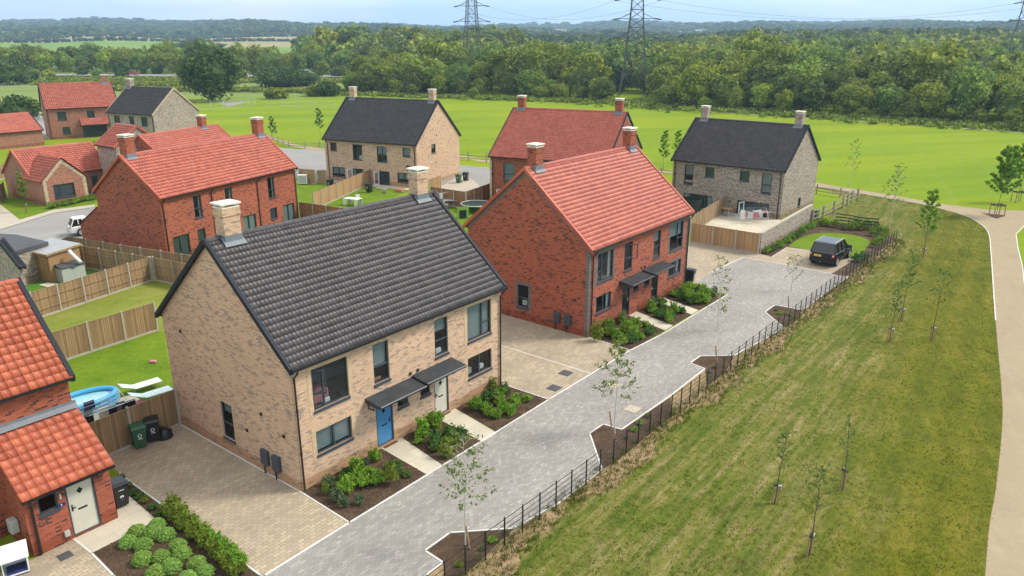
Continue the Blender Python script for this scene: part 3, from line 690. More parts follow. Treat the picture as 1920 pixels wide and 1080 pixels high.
def wframes(L, W):
    # name: (origin, rotation z)
    return {'f': ((0, 0), 0.0), 'l': ((0, W), -math.pi/2), 'r': ((L, 0), math.pi/2), 'b': ((L, W), math.pi)}
def window(e, wf, L, W, x0, x1, z0, z1, style, extra=None, frame='anthracite'):
    """x0..x1 along the wall seen from outside, left to right"""
    (ox, oy), a = wf; ca, sa = math.cos(a), math.sin(a)
    loc = (ox+x0*ca, oy+x0*sa, z0); w_ = x1-x0; h = z1-z0
    fr = MB(); t = .055; d0, d1 = .05, .11
    def bar(a0, a1, b0, b1, y0=d0, y1=d1): fr.box(a0, a1, y0, y1, b0, b1)
    bar(0, w_, 0, t); bar(0, w_, h-t, h); bar(0, t, t, h-t); bar(w_-t, w_, t, h-t)
    op = None
    if style[:3] == 'big':
        m_ = w_*(.32 if 'L' in style else .64); bar(m_-.035, m_+.035, t, h-t)
        if 'L' in style: bar(t, m_-.035, h*.36, h*.36+.06); 
        else: bar(m_+.035, w_-t, h*.36, h*.36+.06)
        if 'open' in style: op = (t, m_, h*.36+.06, h-t) if 'L' in style else (m_, w_-t, h*.36+.06, h-t)
    elif style[:4] == 'tall': bar(t, w_-t, h*.40, h*.40+.07); op = (t, w_-t, h*.4+.07, h-t) if 'open' in style else None
    elif style == 'wide': bar(w_/2-.04, w_/2+.04, t, h-t)
    elif style == 'shop': bar(w_*.3, w_*.3+.06, t, h-t); bar(t, w_*.3, h*.4, h*.4+.05)
    elif style[:6] == 'french':
        for q in ((.27, .5, .73) if w_ > 2.4 else (.5,)): bar(w_*q-.05, w_*q+.05, t, h-t)
        bar(t, w_-t, t, t+.08)
    f = fr.build('window', M[frame], e, loc, (0, 0, a))
    gl = MB(); gl.face([(.03,.085,.03),(w_-.03,.085,.03),(w_-.03,.085,h-.03),(.03,.085,h-.03)]); gl.build('pane', M['glass'], f)
    if style[:6] != 'french':
        s_ = MB(); s_.box(-.03, w_+.03, -.05, .05, -.11, -.004); s_.build('sill', M[frame], f)
    if extra:
        for ex in extra:
            b = MB()
            if ex[0] == 'blind': b.box(.06, w_-.06, .15, .17, h*(1-ex[1]), h-.03); b.build('blind', M['blind' if ex[1] < .985 else 'dark_blind'], f)
            elif ex[0] == 'curtain':
                for q0, q1 in ((.05, .05+w_*.16), (w_-.05-w_*.16, w_-.05)):
                    n = 7
                    for i in range(n):
                        u0 = q0+(q1-q0)*i/n; b.box(u0, u0+(q1-q0)/n*.9, .16+.03*(i % 2), .19+.03*(i % 2), .03, h-.03)
                b.build('curtain', M['curtain'], f)
            elif ex[0] == 'box':
                for (p0, p1, q0, q1, y0, y1, mt) in ex[1]:
                    b = MB(); b.box(p0, p1, y0, y1, q0, q1); b.build('bed' if mt == 'pink' else 'ornament', M[mt], f, bevel=.03)
    if op:
        lf = MB(); a0, a1, b0, b1 = op; ang = R(-62) if 'L' in style or 'tall' in style else R(60)
        ww = a1-a0; hh = b1-b0
        sgn = 1
        for (p0, p1, q0, q1) in ((0, ww, 0, .05), (0, ww, hh-.05, hh), (0, .05, .05, hh-.05), (ww-.05, ww, .05, hh-.05)):
            lf.box(p0, p1, -.03, .02, q0, q1)
        lf.build('casement', M['anthracite'], f, (a0, .03, b0), (0, 0, R(-38)))
    return f
def french_leaf(e, wf, x, z0, h, w_, ang):
    (ox, oy), a = wf; ca, sa = math.cos(a), math.sin(a)
    lf = MB()
    for (p0, p1, q0, q1) in ((0, w_, 0, .14), (0, w_, h-.1, h), (0, .1, .1, h-.1), (w_-.1, w_, .1, h-.1)): lf.box(p0, p1, -.06, 0, q0, q1)
    o = lf.build('door_leaf', M['white'], e, (ox+x*ca+.02*sa, oy+x*sa-.02*ca, z0), (0, 0, a+R(ang)))
    g_ = MB(); g_.face([(.08,-.035,.1),(w_-.08,-.035,.1),(w_-.08,-.035,h-.08),(.08,-.035,h-.08)]); g_.build('pane', M['glass'], o)
def door(e, wf, x0, x1, z0, z1, mat, diamond=True, frame='anthracite', side='R', lab=None):
    (ox, oy), a = wf; ca, sa = math.cos(a), math.sin(a); w_ = x1-x0; h = z1-z0
    fr = MB(); t = .06
    for q in ((0, t, 0, h), (w_-t, w_, 0, h), (t, w_-t, h-t, h), (t, w_-t, 0, .04)): fr.box(q[0], q[1], .02, .12, q[2], q[3])
    loc = (ox+x0*ca, oy+x0*sa, z0)
    d = MB(); d.box(t, w_-t, .06, .10, .04, h-t)
    for q0, q1 in ((.12, .42), (.58, .88)):
        pass
    o = d.build('door', M[mat], e, loc, (0, 0, a))
    if lab: o['label'] = lab
    fr.build('frame', M[frame], o)
    hd = MB(); hx = w_-t-.09 if side == 'R' else t+.09
    hd.box(hx-.02, hx+.02, .045, .06, h*.44, h*.56); hd.box(hx-.10 if side == 'R' else hx, hx if side == 'R' else hx+.10, .015, .045, h*.49, h*.505); hd.build('handle', M['black_metal'] if mat != 'black_door' else M['galv'], o)
    lb = MB(); lb.box(w_/2-.15, w_/2+.15, .05, .06, h*.42, h*.45); lb.build('letterbox', M['black_metal'], o)
    if diamond:
        dm = MB(); c = (w_/2, h*.76); r_ = .13
        for y, rr, k_ in ((.056, r_, 0), (.052, r_*.74, 1)):
            P = [(c[0], y, c[1]+rr), (c[0]-rr*.8, y, c[1]), (c[0], y, c[1]-rr), (c[0]+rr*.8, y, c[1])]; dm.face(P, k_)
        dm.build('window', [M['black_metal'], M['car_glass']], o)
    return o

def chimney(e, x, y, z, w_, d_, h, bm, cap='cap', pots=True):
    c = MB(); c.box(x-w_/2, x+w_/2, y-d_/2, y+d_/2, z-.7, z+h)
    c.box(x-w_/2-.035, x+w_/2+.035, y-d_/2-.035, y+d_/2+.035, z+h-.30, z+h-.14); c.box(x-w_/2-.015, x+w_/2+.015, y-d_/2-.015, y+d_/2+.015, z+h-.14, z+h-.003)
    o = c.build('chimney', M[bm], e)
    k_ = MB(); k_.box(x-w_/2-.02, x+w_/2+.02, y-d_/2-.02, y+d_/2+.02, z+h, z+h+.05)
    for a in (-1, 1):
        for b in (-1, 1): k_.box(x+a*(w_/2-.09)-.06, x+a*(w_/2-.09)+.06, y+b*(d_/2-.09)-.06, y+b*(d_/2-.09)+.06, z+h+.05, z+h+.13)
    k_.box(x-w_/2-.07, x+w_/2+.07, y-d_/2-.07, y+d_/2+.07, z+h+.13, z+h+.20); k_.build('cap', M[cap], o)
    return o
def pipe(e, x, y, z0, z1, off=(0, -.25)):
    p = MB(); p.tube([(x+off[0], y+off[1], z1), (x+off[0], y+off[1], z1-.12), (x, y, z1-.38), (x, y, z0)], .04, 8)
    for z in (1.6, 3.4): 
        if z < z1-.5: p.tube([(x, y, z), (x, y, z+.07)], .052, 8)
    p.build('downpipe', M['black_metal'], e, smooth=False)

def house(key, name, label, cat, bm, rm, verge, wins, doors=(), group=None, chims=((.95, 0),), ov=.25, og=.1, quoin=None, surround=None, surround_mat=None, verge_brick=None, pipes=(), base_z=0, chim_brick=None, cw=(.72, .62), ch=1.15, tiles=True, gutter=True, interior=True, verge_w=.16, rmb=None, hidden=''):
    x, y, yaw, L, W, He, Hr = HP[key]
    e = empty(name, (x, y, 0), R(yaw), label, cat, group)
    sl = (Hr-He)/(W/2+ov); zt = He+sl*ov-.07; wf = wframes(L, W)
    def TT(k):
        (ox, oy), a = wf[k]; ca, sa = math.cos(a), math.sin(a)
        return lambda u, v, z: (ox+u*ca-v*sa, oy+u*sa+v*ca, z)
    mb = MB(); hol = {k: [] for k in 'flrb'}
    for wn in wins: hol[wn[0]].append((wn[1], wn[2], max(.02, wn[3]), wn[4]))
    for dn in doors: hol[dn[0]].append((dn[1], dn[2], dn[3], dn[4]))
    for k in 'fb': wall_face(mb, TT(k), L, zt, hol[k])
    for k in 'lr':
        T = TT(k); wall_face(mb, T, W, zt, hol[k]); zr = Hr-.07-.0
        mb.face([T(0,0,zt), T(W,0,zt), T(W/2,0,zr)], 0)
    mb.build('wall', M[bm], e)
    if interior:
        fl = MB(); fl.box(.15, L-.15, .15, W-.15, .03, .06); fl.box(.15, L-.15, .15, W-.15, 2.5, 2.72); fl.box(.3, L-.3, 2.6, 2.7, .07, He-.2); fl.box(L/2-.1, L/2+.1, .2, W-.2, .07, He-.2); fl.build('floor', M['floor_in'], e)
    # roof
    rl_ = math.hypot(W/2+ov, Hr-He); S = np.array([0, (W/2+ov)/rl_, (Hr-He)/rl_]); S2 = np.array([0, -S[1], S[2]])
    tk = dict(tw=.175, th=.29, lift=.026, flat=True) if key in 'ABCDE' else {}
    r1 = tiles_mesh((-og, -ov, He), (1, 0, 0), S, L+2*og, rl_, M[rm], **tk); ro = link('roof', r1, e)
    r2 = tiles_mesh((L+og, W+ov, He), (-1, 0, 0), S2, L+2*og, rl_, M[rmb or rm], **tk); link('roof', r2, e)
    rt = MB(); nrt = round((L+2*og)/.45)
    for i in range(nrt):
        a0 = -og+(L+2*og)*i/nrt; a1 = -og+(L+2*og)*(i+1)/nrt
        prof = [(-.13, -.075), (-.10, .0), (-.045, .045), (.045, .045), (.10, .0), (.13, -.075)]
        for (p0, q0), (p1, q1) in zip(prof[:-1], prof[1:]):
            rt.face([(a0, W/2+p0, Hr+.055+q0), (a1-.012, W/2+p0, Hr+.05+q0), (a1-.012, W/2+p1, Hr+.05+q1), (a0, W/2+p1, Hr+.055+q1)])
        rt.face([(a1-.012, W/2+p, Hr+.05+q) for p, q in prof])
    rt.build('ridge_tiles', M[rm], ro)
    for gx in (-og, L+og):
        vb = MB()
        for yy in (-ov-.03, W+ov+.03):
            x0, x1 = gx-verge_w*.5, gx+verge_w*.5
            a_, b_ = (yy, He-.02), (W/2, Hr+.04)
            P = [(a_[0], a_[1]-.16), (b_[0], b_[1]-.16), (b_[0], b_[1]+.075), (a_[0], a_[1]+.085)]
            vb.face([(x0, p, q) for p, q in P][::1]); vb.face([(x1, p, q) for p, q in P][::-1])
            for i in range(4):
                p, q = P[i], P[(i+1) % 4]; vb.face([(x0, *p), (x0, *q), (x1, *q), (x1, *p)])
        vb.build('verge', M[verge], e)
    if verge_brick:
        for k in 'lr':
            T = TT(k); vk = MB()
            for sgn in (0, 1):
                u0, u1 = (0, W/2) if sgn == 0 else (W, W/2)
                vk.face([T(u0, -.012, zt-.03), T(u1, -.012, Hr-.1), T(u1, -.012, Hr-.42), T(u0, -.012, zt-.35)])
            vk.build('verge_brickwork', M[verge_brick], e)
    if gutter:
        for yy, y0, y1 in ((-ov-.06, -ov+.01, -.004), (W+ov+.06, W+.004, W+ov-.01)):
            gt = MB(); gt.box(-og, L+og, yy-.055, yy+.055, He-.10, He-.005); gt.build('gutter', M['black_metal'], e)
            fb = MB(); fb.box(0.02, L-.02, y0, y1, He-.12, He+.0); fb.build('soffit', M['black_verge'], e)
    for px_, w_ in pipes: pipe(e, px_, -.07, .05, He-.08, (0, -ov))
    if quoin:
        for (ax, ay) in ((0, 0), (L, 0)):
            q = MB(); sx = 1 if ax == 0 else -1
            x0, x1 = sorted((ax-.012*sx, ax+.22*sx)); q.box(x0, x1, -.012, .22, 0, zt-.02); q.build('corner_brickwork', M[quoin], e)
    if surround:
        for (k, x0, x1, z0, z1, tt) in surround:
            T = TT(k); s_ = MB()
            for (a0, a1, b0, b1) in ((x0-tt, x0, z0-tt, z1+tt), (x1, x1+tt, z0-tt, z1+tt), (x0, x1, z1, z1+tt), (x0, x1, z0-tt, z0)):
                s_.face([T(a0, -.01, b0), T(a1, -.01, b0), T(a1, -.01, b1), T(a0, -.01, b1)])
            s_.build('window_surround', M[surround_mat or quoin or 'dark_brick'], e)
    for wn in wins:
        k, x0, x1, z0, z1, st = wn[:6]
        if len(wn) < 7 and key not in 'ABM': wn = (*wn, [('blind', .99)])
        window(e, wf[k], L, W, x0, x1, max(.02, z0), z1, st, wn[6] if len(wn) > 6 else None)
    for dn in doors: door(e, wf[dn[0]], dn[1], dn[2], dn[3], dn[4], dn[5], *(dn[6] if len(dn) > 6 else ()))
    for fx, _ in chims:
        cx = fx
        ck = chimney(e, cx, W/2, Hr, cw[0], cw[1], ch, chim_brick or bm)
        fl = MB(); zf = Hr+.02
        for sg in (-1, 1):
            y0 = W/2+sg*(cw[1]/2+.005); y1 = W/2+sg*(cw[1]/2+.17)
            z0 = Hr-abs(y0-W/2)*sl+.13; z1 = Hr-abs(y1-W/2)*sl+.11
            fl.face([(cx-cw[0]/2-.08, y0, z0), (cx+cw[0]/2+.08, y0, z0), (cx+cw[0]/2+.12, y1, z1), (cx-cw[0]/2-.12, y1, z1)][::sg])
        fl.box(cx-cw[0]/2-.02, cx+cw[0]/2+.02, W/2-cw[1]/2-.02, W/2+cw[1]/2+.02, Hr-.25, Hr+.10)
        for sg in (-1, 1):
            for s2 in (-1, 1):
                xa = cx+sg*(cw[0]/2+.02); xb = cx+sg*(cw[0]/2+.10); ya = W/2+s2*(cw[1]/2+.08)
                fl.face([(xa, W/2, Hr+.11), (xb, W/2, Hr+.11), (xb, ya, Hr+.11-abs(ya-W/2)*sl*1.0), (xa, ya, Hr+.11-abs(ya-W/2)*sl)])
        fl.build('flashing', M['lead'], ck)
    return e, wf

def canopy(e, x0, x1, z, d_=.92):
    c = MB(); c.side_prism([(0, 0)], 0, 0) if False else None
    P = lambda x: [(x, -.003, z+.10), (x, -d_, z-.02), (x, -d_, z-.15), (x, -.003, z-.12)]
    a, b = P(x0), P(x1); c.face(a); c.face(b[::-1])
    for i in range(4): c.face([a[i], a[(i+1) % 4], b[(i+1) % 4], b[i]][::-1])
    c.tube([(x0, -d_-.03, z-.04), (x1, -d_-.03, z-.05)], .045, 6)
    o = c.build('canopy', M['canopy'], e)
    for x in (x0+.15, x1-.15):
        b_ = MB(); b_.box(x-.02, x+.02, -.35, -.003, z-.42, z-.38); b_.box(x-.02, x+.02, -.04, -.003, z-.45, z-.15); b_.box(x-.02, x+.02, -.35, -.31, z-.42, z-.14)
        b_.build('bracket', M['anthracite'], o)
def meter(e, wall, u, z, wf, w_=.46, h=.66):
    (ox, oy), a = wf[wall]; ca, sa = math.cos(a), math.sin(a)
    o = MB(); o.box(-w_/2, w_/2, -.16, -.002, 0, h); b = o.build('meter_box', M['anthracite'], e, (ox+u*ca, oy+u*sa, z), (0, 0, a), bevel=.03)
    p = MB(); p.tube([(-.1, -.08, 0), (-.1, -.08, -z+.01)], .03, 6); p.build('pipe', M['black_metal'], b)
def vent(e, wall, u, z, wf, s_=.12, mat='black_metal'):
    (ox, oy), a = wf[wall]; ca, sa = math.cos(a), math.sin(a)
    o = MB(); o.box(-s_/2, s_/2, -.05, -.002, 0, s_); o.build('vent', M[mat], e, (ox+u*ca, oy+u*sa, z), (0, 0, a))
def doormat(x, y, rz, mat='rubber_mat', lab='', w_=.75, d_=.45, z=.018):
    o = MB(); o.box(-w_/2, w_/2, -d_/2, d_/2, 0, .02); tag(o.build('doormat', M[mat], None, (x, y, z), (0, 0, rz)), lab, 'doormat')

# --- house A : buff brick, slate-dark tiles, nearest
La = 12.24; Wa = 9.03
eA, wA = house('A', 'semi_detached_house', 'nearest buff brick semi-detached pair with dark tiled roof, a blue door and a cream door', 'house',
 'cream_brick', 'slate_tile', 'black_verge',
 [('f',.92,2.65,3.08,4.80,'bigLopen',[('box',[(.15,1.0,.05,.55,.35,1.6,'pink'),(.5,.9,.06,.26,.14,.2,'white'),(1.3,1.42,.06,.3,.14,.26,'black_metal')]),('curtainx',)]),
  ('f',3.98,4.84,3.05,4.80,'tall',[('blind',.62),('box',[(.1,.5,.06,.2,.14,.25,'copper')])]),
  ('f',7.58,8.44,3.05,4.80,'tall',[('blind',.35),('box',[(.2,.55,.06,.3,.14,.25,'white')])]),
  ('f',9.76,11.49,3.08,4.80,'bigR',[('blind',.97)]),
  ('f',.9,2.66,1.20,2.20,'wide',[('blind',.9)]),
  ('f',5.19,5.83,1.48,1.90,'small'), ('f',6.57,7.19,1.48,1.90,'small'),
  ('f',9.75,11.5,1.20,2.24,'wide',[('box',[(.2,.5,.06,.4,.2,.4,'grey_plastic'),(1.1,1.4,.06,.3,.2,.4,'white')])]),
  ('l',Wa-5.16,Wa-4.3,.65,2.32,'tall',[('blind',.3)]),
  ('b',1.0,2.0,3.6,4.7,'small'), ('b',9,10.5,2.9,4.7,'bigL'), ('b',2,4.5,.1,2.1,'french')],
 [('f',3.95,4.9,.12,2.16,'blue_door',(True,'anthracite','R','blue front door')), ('f',7.44,8.38,.12,2.16,'cream_door',(True,'anthracite','L','cream front door'))],
 chims=((.95,0),(La-.85,0)), pipes=((.12,0),(La-.12,0)), quoin=None, surround=[('f',.92,2.65,3.08,4.80,.2),('f',9.76,11.49,3.08,4.80,.2),('f',.9,2.66,1.20,2.20,.2),('f',9.75,11.5,1.20,2.24,.2),('l',Wa-5.16,Wa-4.3,.65,2.32,.2)], surround_mat='cream_soldier')
canopy(eA, 3.42, 6.02, 2.55); canopy(eA, 5.98+.1, 8.62, 2.62)
meter(eA,'l',Wa-2.12,.44,wA); meter(eA,'l',Wa-1.37,.44,wA)
for u, z in ((Wa-2.15,2.6),(Wa-.75,2.1),(Wa-7.6,4.75),(Wa-3.3,1.5)): vent(eA,'l',u,z,wA)
for u in (6.0,6.45): vent(eA,'f',u,2.78,wA)
# --- house B : red brick
Lb = 12.56; Wb = 9.22
winB = [('f',.82,2.6,3.13,4.87,'bigL',[('curtain',)]), ('f',3.9,4.86,3.13,4.87,'tallopen'), ('f',7.6,8.5,3.1,4.88,'tall',[('blind',.4)]), ('f',9.8,11.7,3.1,4.92,'bigR',[('blind',.5)]),
  ('f',.82,2.54,1.23,2.26,'wide',[('curtain',)]), ('f',5.2,5.85,1.52,1.90,'small'), ('f',6.62,7.28,1.52,1.88,'small'), ('f',9.9,11.7,1.25,2.25,'wide',[('curtain',)]),
  ('l',Wb-5.18,Wb-4.32,.85,2.28,'tall',[('box',[(.2,.6,.06,.4,.2,.4,'white')])]), ('b',2,4.5,.1,2.1,'french'), ('b',8,9.5,2.9,4.7,'bigL')]
eB, wB = house('B', 'semi_detached_house', 'pair of red brick semi-detached houses with grey brick corner strips and two black doors', 'house',
 'red_brick', 'red_tile', 'red_tile', winB,
 [('f',3.88,4.8,.1,2.2,'black_door',(False,'anthracite','R')), ('f',7.6,8.5,.1,2.0,'black_door',(False,'anthracite','L'))],
 chims=((.95,0),(Lb-.7,0)), pipes=((.3,0),(Lb-.1,0)), quoin='dark_brick', verge_brick='dark_brick', surround=[(w_[0],*w_[1:5],.19) for w_ in (winB[0], winB[3], winB[8])]+[('f',9.9,11.7,1.25,2.25,.12)])
canopy(eB, 3.4, 6.05, 2.55); canopy(eB, 6.2, 8.85, 2.6)
meter(eB,'l',Wb-2.12,.5,wB); meter(eB,'l',Wb-1.34,.5,wB)
for u, z in ((Wb-2.15,2.65),(Wb-.9,2.1),(Wb-7.4,4.6)): vent(eB,'l',u,z,wB)
for u in (6.1,6.5): vent(eB,'f',u,2.78,wB)
# --- house C : buff brick behind
Lc, Wc = 13.17, 10.15
eC, wC = house('C', 'semi_detached_house', 'buff brick house with dark tiled roof at the field edge and open white french doors', 'house',
 'cream_brick', 'slate_tile', 'black_verge',
 [('f',.82,1.78,3.73,4.68,'small'), ('f',4.14,5.55,2.7,4.64,'french2',[('box',[(.7,1.3,.1,.6,.2,.5,'white')])]), ('f',7.65,9.05,2.66,4.6,'french2',[('blind',.5)]), ('f',11.3,12.3,3.64,4.62,'small',[('blind',.9)]),
  ('f',.88,2.8,.6,1.72,'wide',[('blind',.75)]), ('f',3.95,5.6,.02,1.71,'french2',[('curtain',)]), ('f',7.8,9.3,.02,1.68,'french2'), ('f',10.4,12.3,.57,1.68,'wide',[('blind',.7)]),
  ('r',3.33,4.32,3.66,4.68,'small',[('blind',.5)])], chims=((.95,0),(Lc-.7,0)), pipes=((.45,0),(Lc-.25,0)))
french_leaf(eC, wC['f'], 3.95, .05, 1.62, .75, -120); french_leaf(eC, wC['f'], 7.8, .03, 1.62, .75, -110)
vent(eC,'r',4.6,5.6,wC,.14); vent(eC,'r',4.3,2.4,wC,.14); vent(eC,'r',3.2,2.6,wC,.12,'white')
# --- house D : red brick behind
Ld, Wd = 12.57, 12.08
eD, wD = house('D', 'semi_detached_house', 'red brick house with wide red roof and two chimneys standing against the bright field', 'house',
 'red_brick', 'red_tile', 'black_verge', [('f',1.5,2.75,2.62,4.6,'tall',[('blind',.9)]), ('f',6,7.2,2.62,4.6,'tall'), ('f',1.4,3.1,.02,1.9,'french2')], chims=((.9,0),(Ld-.8,0)), pipes=((.3,0),), quoin='tan_brick', verge_brick='tan_brick', verge_w=.08)
french_leaf(eD, wD['f'], 1.4, .03, 1.85, .8, -110)
# --- house E : grey brick right
Le, We = 11.76, 9.32
eE, wE = house('E', 'semi_detached_house', 'grey-brown brick houses with dark tiled roof, laundry on the patio and a side wall', 'house',
 'grey_brick', 'slate_tile', 'black_verge',
 [('f',1.33,2.35,2.35,4.32,'tall',[('blind',.5)]), ('f',3.65,4.62,3.34,4.31,'small'), ('f',7.32,8.32,3.34,4.33,'small'), ('f',9.6,10.6,2.38,4.32,'tall',[('blind',.9)]),
  ('f',1.4,4.66,.02,1.4,'french4',[('curtain',)]), ('f',7.3,10.58,.02,1.38,'french4'), ('r',4.55,5.35,.5,1.4,'small')], chims=((.95,0),(Le-.8,0)), pipes=((.3,0),(Le-.3,0)))
french_leaf(eE, wE['f'], 8.1, .03, 1.3, .8, -105)
pE = MB(); pE.tube([(5.95, -.06, .1), (5.95, -.06, 4.35)], .03, 6); pE.build('soil_pipe', M['grey_plastic'], eE)
# --- house F : red terrace left
Lf, Wf = 15.93, 6.83
winF = [('f',3.2,4.07,2.88,4.68,'tall',[('curtain',)]), ('f',6.7,7.55,2.86,4.68,'tall',[('curtain',)]), ('f',12.0,12.9,2.82,4.72,'tall',[('curtain',)]), ('f',.68,2.36,.1,1.85,'french2'), ('f',3.24,4.1,.9,1.9,'small'),
  ('f',8.45,10.1,.1,1.88,'french2',[('blind',.95)]), ('f',12.0,12.93,.9,1.9,'small'), ('f',13.75,15.4,.1,1.85,'french2',[('blind',.95)]), ('l',Wf-1.1,Wf-.5,.9,1.9,'small')]
winF = [w_ for w_ in winF if w_[0] == 'f']
eF, wF = house('F', 'terraced_house', 'long red brick terrace with red pantiled roof and two chimneys left of the buff house', 'house',
 'red_brick', 'red_tile', 'red_tile', winF, chims=((.7,0),(Lf-.6,0)), pipes=((.15,0),(5.18,0),(10.6,0),(Lf-.15,0)), cw=(.8,.72), ch=1.35)
x2 = MB(); T = lambda u, v, z: (u, v, z)
x2.face([(0,Wf,0),(0,Wf,3.9),(0,9.3,2.2),(0,9.3,0)]); x2.face([(0,9.3,0),(0,9.3,2.2),(7,9.3,2.2),(7,9.3,0)]); x2.build('extension_wall', M['red_brick'], eF)
link('extension_roof', tiles_mesh((7, 9.5, 2.1), (-1, 0, 0), (0, -.83, .557), 7.1, 3.2, M['red_tile']), eF)
window(eF, ((0, 8.1), -math.pi/2), 0, 0, 0, .62, .9, 2.0, 'small')
vent(eF,'l',Wf-4.4,5.0,wF); vent(eF,'l',Wf-4.6,4.4,wF)
# --- far group, left
eG, wG = house('G', 'bungalow', 'red brick bungalow with a projecting gable and pale stone corners beside the road', 'house', 'multi_brick', 'red_tile', 'red_tile',
 [('f',6.2,6.9,.9,2.0,'small'), ('l',3.4,4.2,.8,1.9,'small')], chims=())
w2 = MB(); gx0, gx1, gd = -.24, 4.17, 2.98; gz = 2.6; gr = 4.73
w2.face([(gx0,0,0),(gx0,-gd,0),(gx0,-gd,gz),(gx0,0,gz)][::-1]); w2.face([(gx1,-gd,0),(gx1,0,0),(gx1,0,gz),(gx1,-gd,gz)])
Tg = lambda u, v, z: (gx0+u, -gd+v, z)
wall_face(w2, Tg, gx1-gx0, gz, [(.95,3.1,.7,2.1)]); w2.face([Tg(0,0,gz), Tg(gx1-gx0,0,gz), Tg((gx1-gx0)/2,0,gr)])
w2.build('gable_wall', M['multi_brick'], eG)
hx = (gx1-gx0)/2; rs = math.hypot(hx+.2, gr-gz+.15)
Ssl = ((hx+.2)/rs, 0, (gr-gz+.15)/rs)
link('gable_roof', tiles_mesh((gx0-.2, 1.6, gz-.05), (0, -1, 0), Ssl, gd+1.75, rs, M['red_tile']), eG)
link('gable_roof', tiles_mesh((gx1+.2, -gd-.15, gz-.05), (0, 1, 0), (-Ssl[0], 0, Ssl[2]), gd+1.75, rs, M['red_tile']), eG)
q = MB()
for a in (0, gx1-gx0-.35): q.face([Tg(a,-.012,0), Tg(a+.35,-.012,0), Tg(a+.35,-.012,gz), Tg(a,-.012,gz)])
q.face([Tg(0,-.012,gz), Tg(hx,-.012,gr), Tg(hx,-.012,gr-.45), Tg(.45,-.012,gz)][::-1]); q.face([Tg(2*hx,-.012,gz), Tg(hx,-.012,gr), Tg(hx,-.012,gr-.45), Tg(2*hx-.45,-.012,gz)])
q.build('stone_trim', M['tan_brick'], eG)
window(eG, ((gx0+.95, -gd), 0), 0, 0, 0, 2.15, .7, 2.1, 'shop', [('blind', .99)])
house('I', 'detached_house', 'red brick two-storey house with a tiled porch canopy at the far left corner', 'house', 'multi_brick', 'red_tile', 'black_verge',
 [('f',1.6,3.0,3.2,4.6,'small'), ('f',6.2,7.4,3.4,4.6,'small'), ('f',2,3.2,.8,2.0,'small'), ('f',5.2,9,.1,2.0,'french4')], chims=((10.3,0),), pipes=((.2,0),), cw=(.9,.7))
eI = [o for o in COL.objects if o.name.startswith('detached_house')][-1]
link('porch_roof', tiles_mesh((4.9, -1.4, 2.3), (1, 0, 0), (0, .8, .6), 4.6, 1.7, M['red_tile']), eI)
pf = MB(); pf.box(4.9, 9.5, -1.35, -.01, 2.1, 2.28); pf.box(5.0, 5.12, -1.3, -1.18, 0, 2.1); pf.box(9.3, 9.42, -1.3, -1.18, 0, 2.1); pf.build('porch_frame', M['anthracite'], eI)
house('J', 'detached_house', 'grey brick house with a plain dark roof and a blank gable next to the field', 'house', 'grey_brick', 'slate_tile', 'tan_brick',
 [('f',1.5,2.9,3.3,4.7,'small'), ('f',5.2,6.3,3.4,4.7,'small'), ('f',8.0,9.4,3.3,4.7,'small')], chims=((.7,0),), pipes=((.2,0),(10.7,0)), cw=(1.1,.8))
house('K', 'garage_building', 'small grey brick building with red tiled roof behind the terrace', 'outbuilding', 'grey_brick', 'red_tile', 'red_tile', [('f',2,2.7,.8,2.0,'small')], chims=())
house('L', 'terraced_house', 'red roofed terrace half hidden behind the nearer long red roof', 'house', 'red_brick', 'red_tile', 'red_tile', [('f',2,3,2.9,4.6,'tall')], chims=((9.6,0),), cw=(.8,.72), ch=1.2)
house('H', 'bungalow', 'low red brick building with red tiled roof at the left edge before a dark bush', 'house', 'multi_brick', 'red_tile', 'black_verge', [('f',2,3.4,.8,2.0,'small')], chims=())

# --- house M with porch, nearest left
HP['M'] = (-16.1, 21.4, 52.0, 8.77, 6.1, 5.12, 8.1)
xm, ym = -16.1, 21.4; aM = R(52.0)
def lm(u, v): return (xm+u*math.cos(aM)-v*math.sin(aM), ym+u*math.sin(aM)+v*math.cos(aM))
HP['M'] = (*lm(-6.0, 2.05), 52.0, 8.77, 6.1, 5.12, 8.1)
eM, wM = house('M', 'semi_detached_house', 'red brick house at lower left with orange pantiles and a porch with cream door', 'house',
 'red_brick', 'orange_tile', 'black_verge', [('f',1.5,2.6,3.0,4.6,'small')], chims=(), ov=.22)
# its porch, in the house's own frame: porch u=0..2.78 is x=6.0..8.78, front at y=-2.05
pw = MB(); px0, px1, py = 6.0, 8.79, -2.05; pz = 2.33
Tp = lambda u, v, z: (px0+u, py+v, z)
wall_face(pw, Tp, px1-px0, pz, [(.42,1.02,1.42,2.15), (1.28,2.24,.08,2.25)])
pw.face([(px1,py,0),(px1,-.0,0),(px1,0,3.75),(px1,py,pz)]); pw.face([(px0,0,0),(px0,py,0),(px0,py,pz),(px0,0,3.75)])
pw.build('porch_wall', M['red_brick'], eM)
S_ = (0, 2.33/2.79, 1.53/2.79)
link('porch_roof', tiles_mesh((px0-.1, py-.28, 2.33), (1, 0, 0), S_, px1-px0+.2, 2.72, M['orange_tile'], tw=.31, th=.33), eM)
ld = MB(); ld.face([(px0-.1,-.17,3.89),(px1+.1,-.17,3.89),(px1+.1,-.014,4.02),(px0-.1,-.014,4.02)]); ld.face([(px0-.1,-.014,4.02),(px1+.1,-.014,4.02),(px1+.1,-.014,4.14),(px0-.1,-.014,4.14)]); ld.build('flashing', M['lead'], eM)
gt = MB(); gt.box(px0-.1, px1+.1, py-.36, py-.27, 2.22, 2.30); gt.build('gutter', M['black_metal'], eM)
fz = MB(); fz.box(px0, px1, py-.25, py-.015, 2.2, 2.32); fz.build('fascia', M['anthracite'], eM)
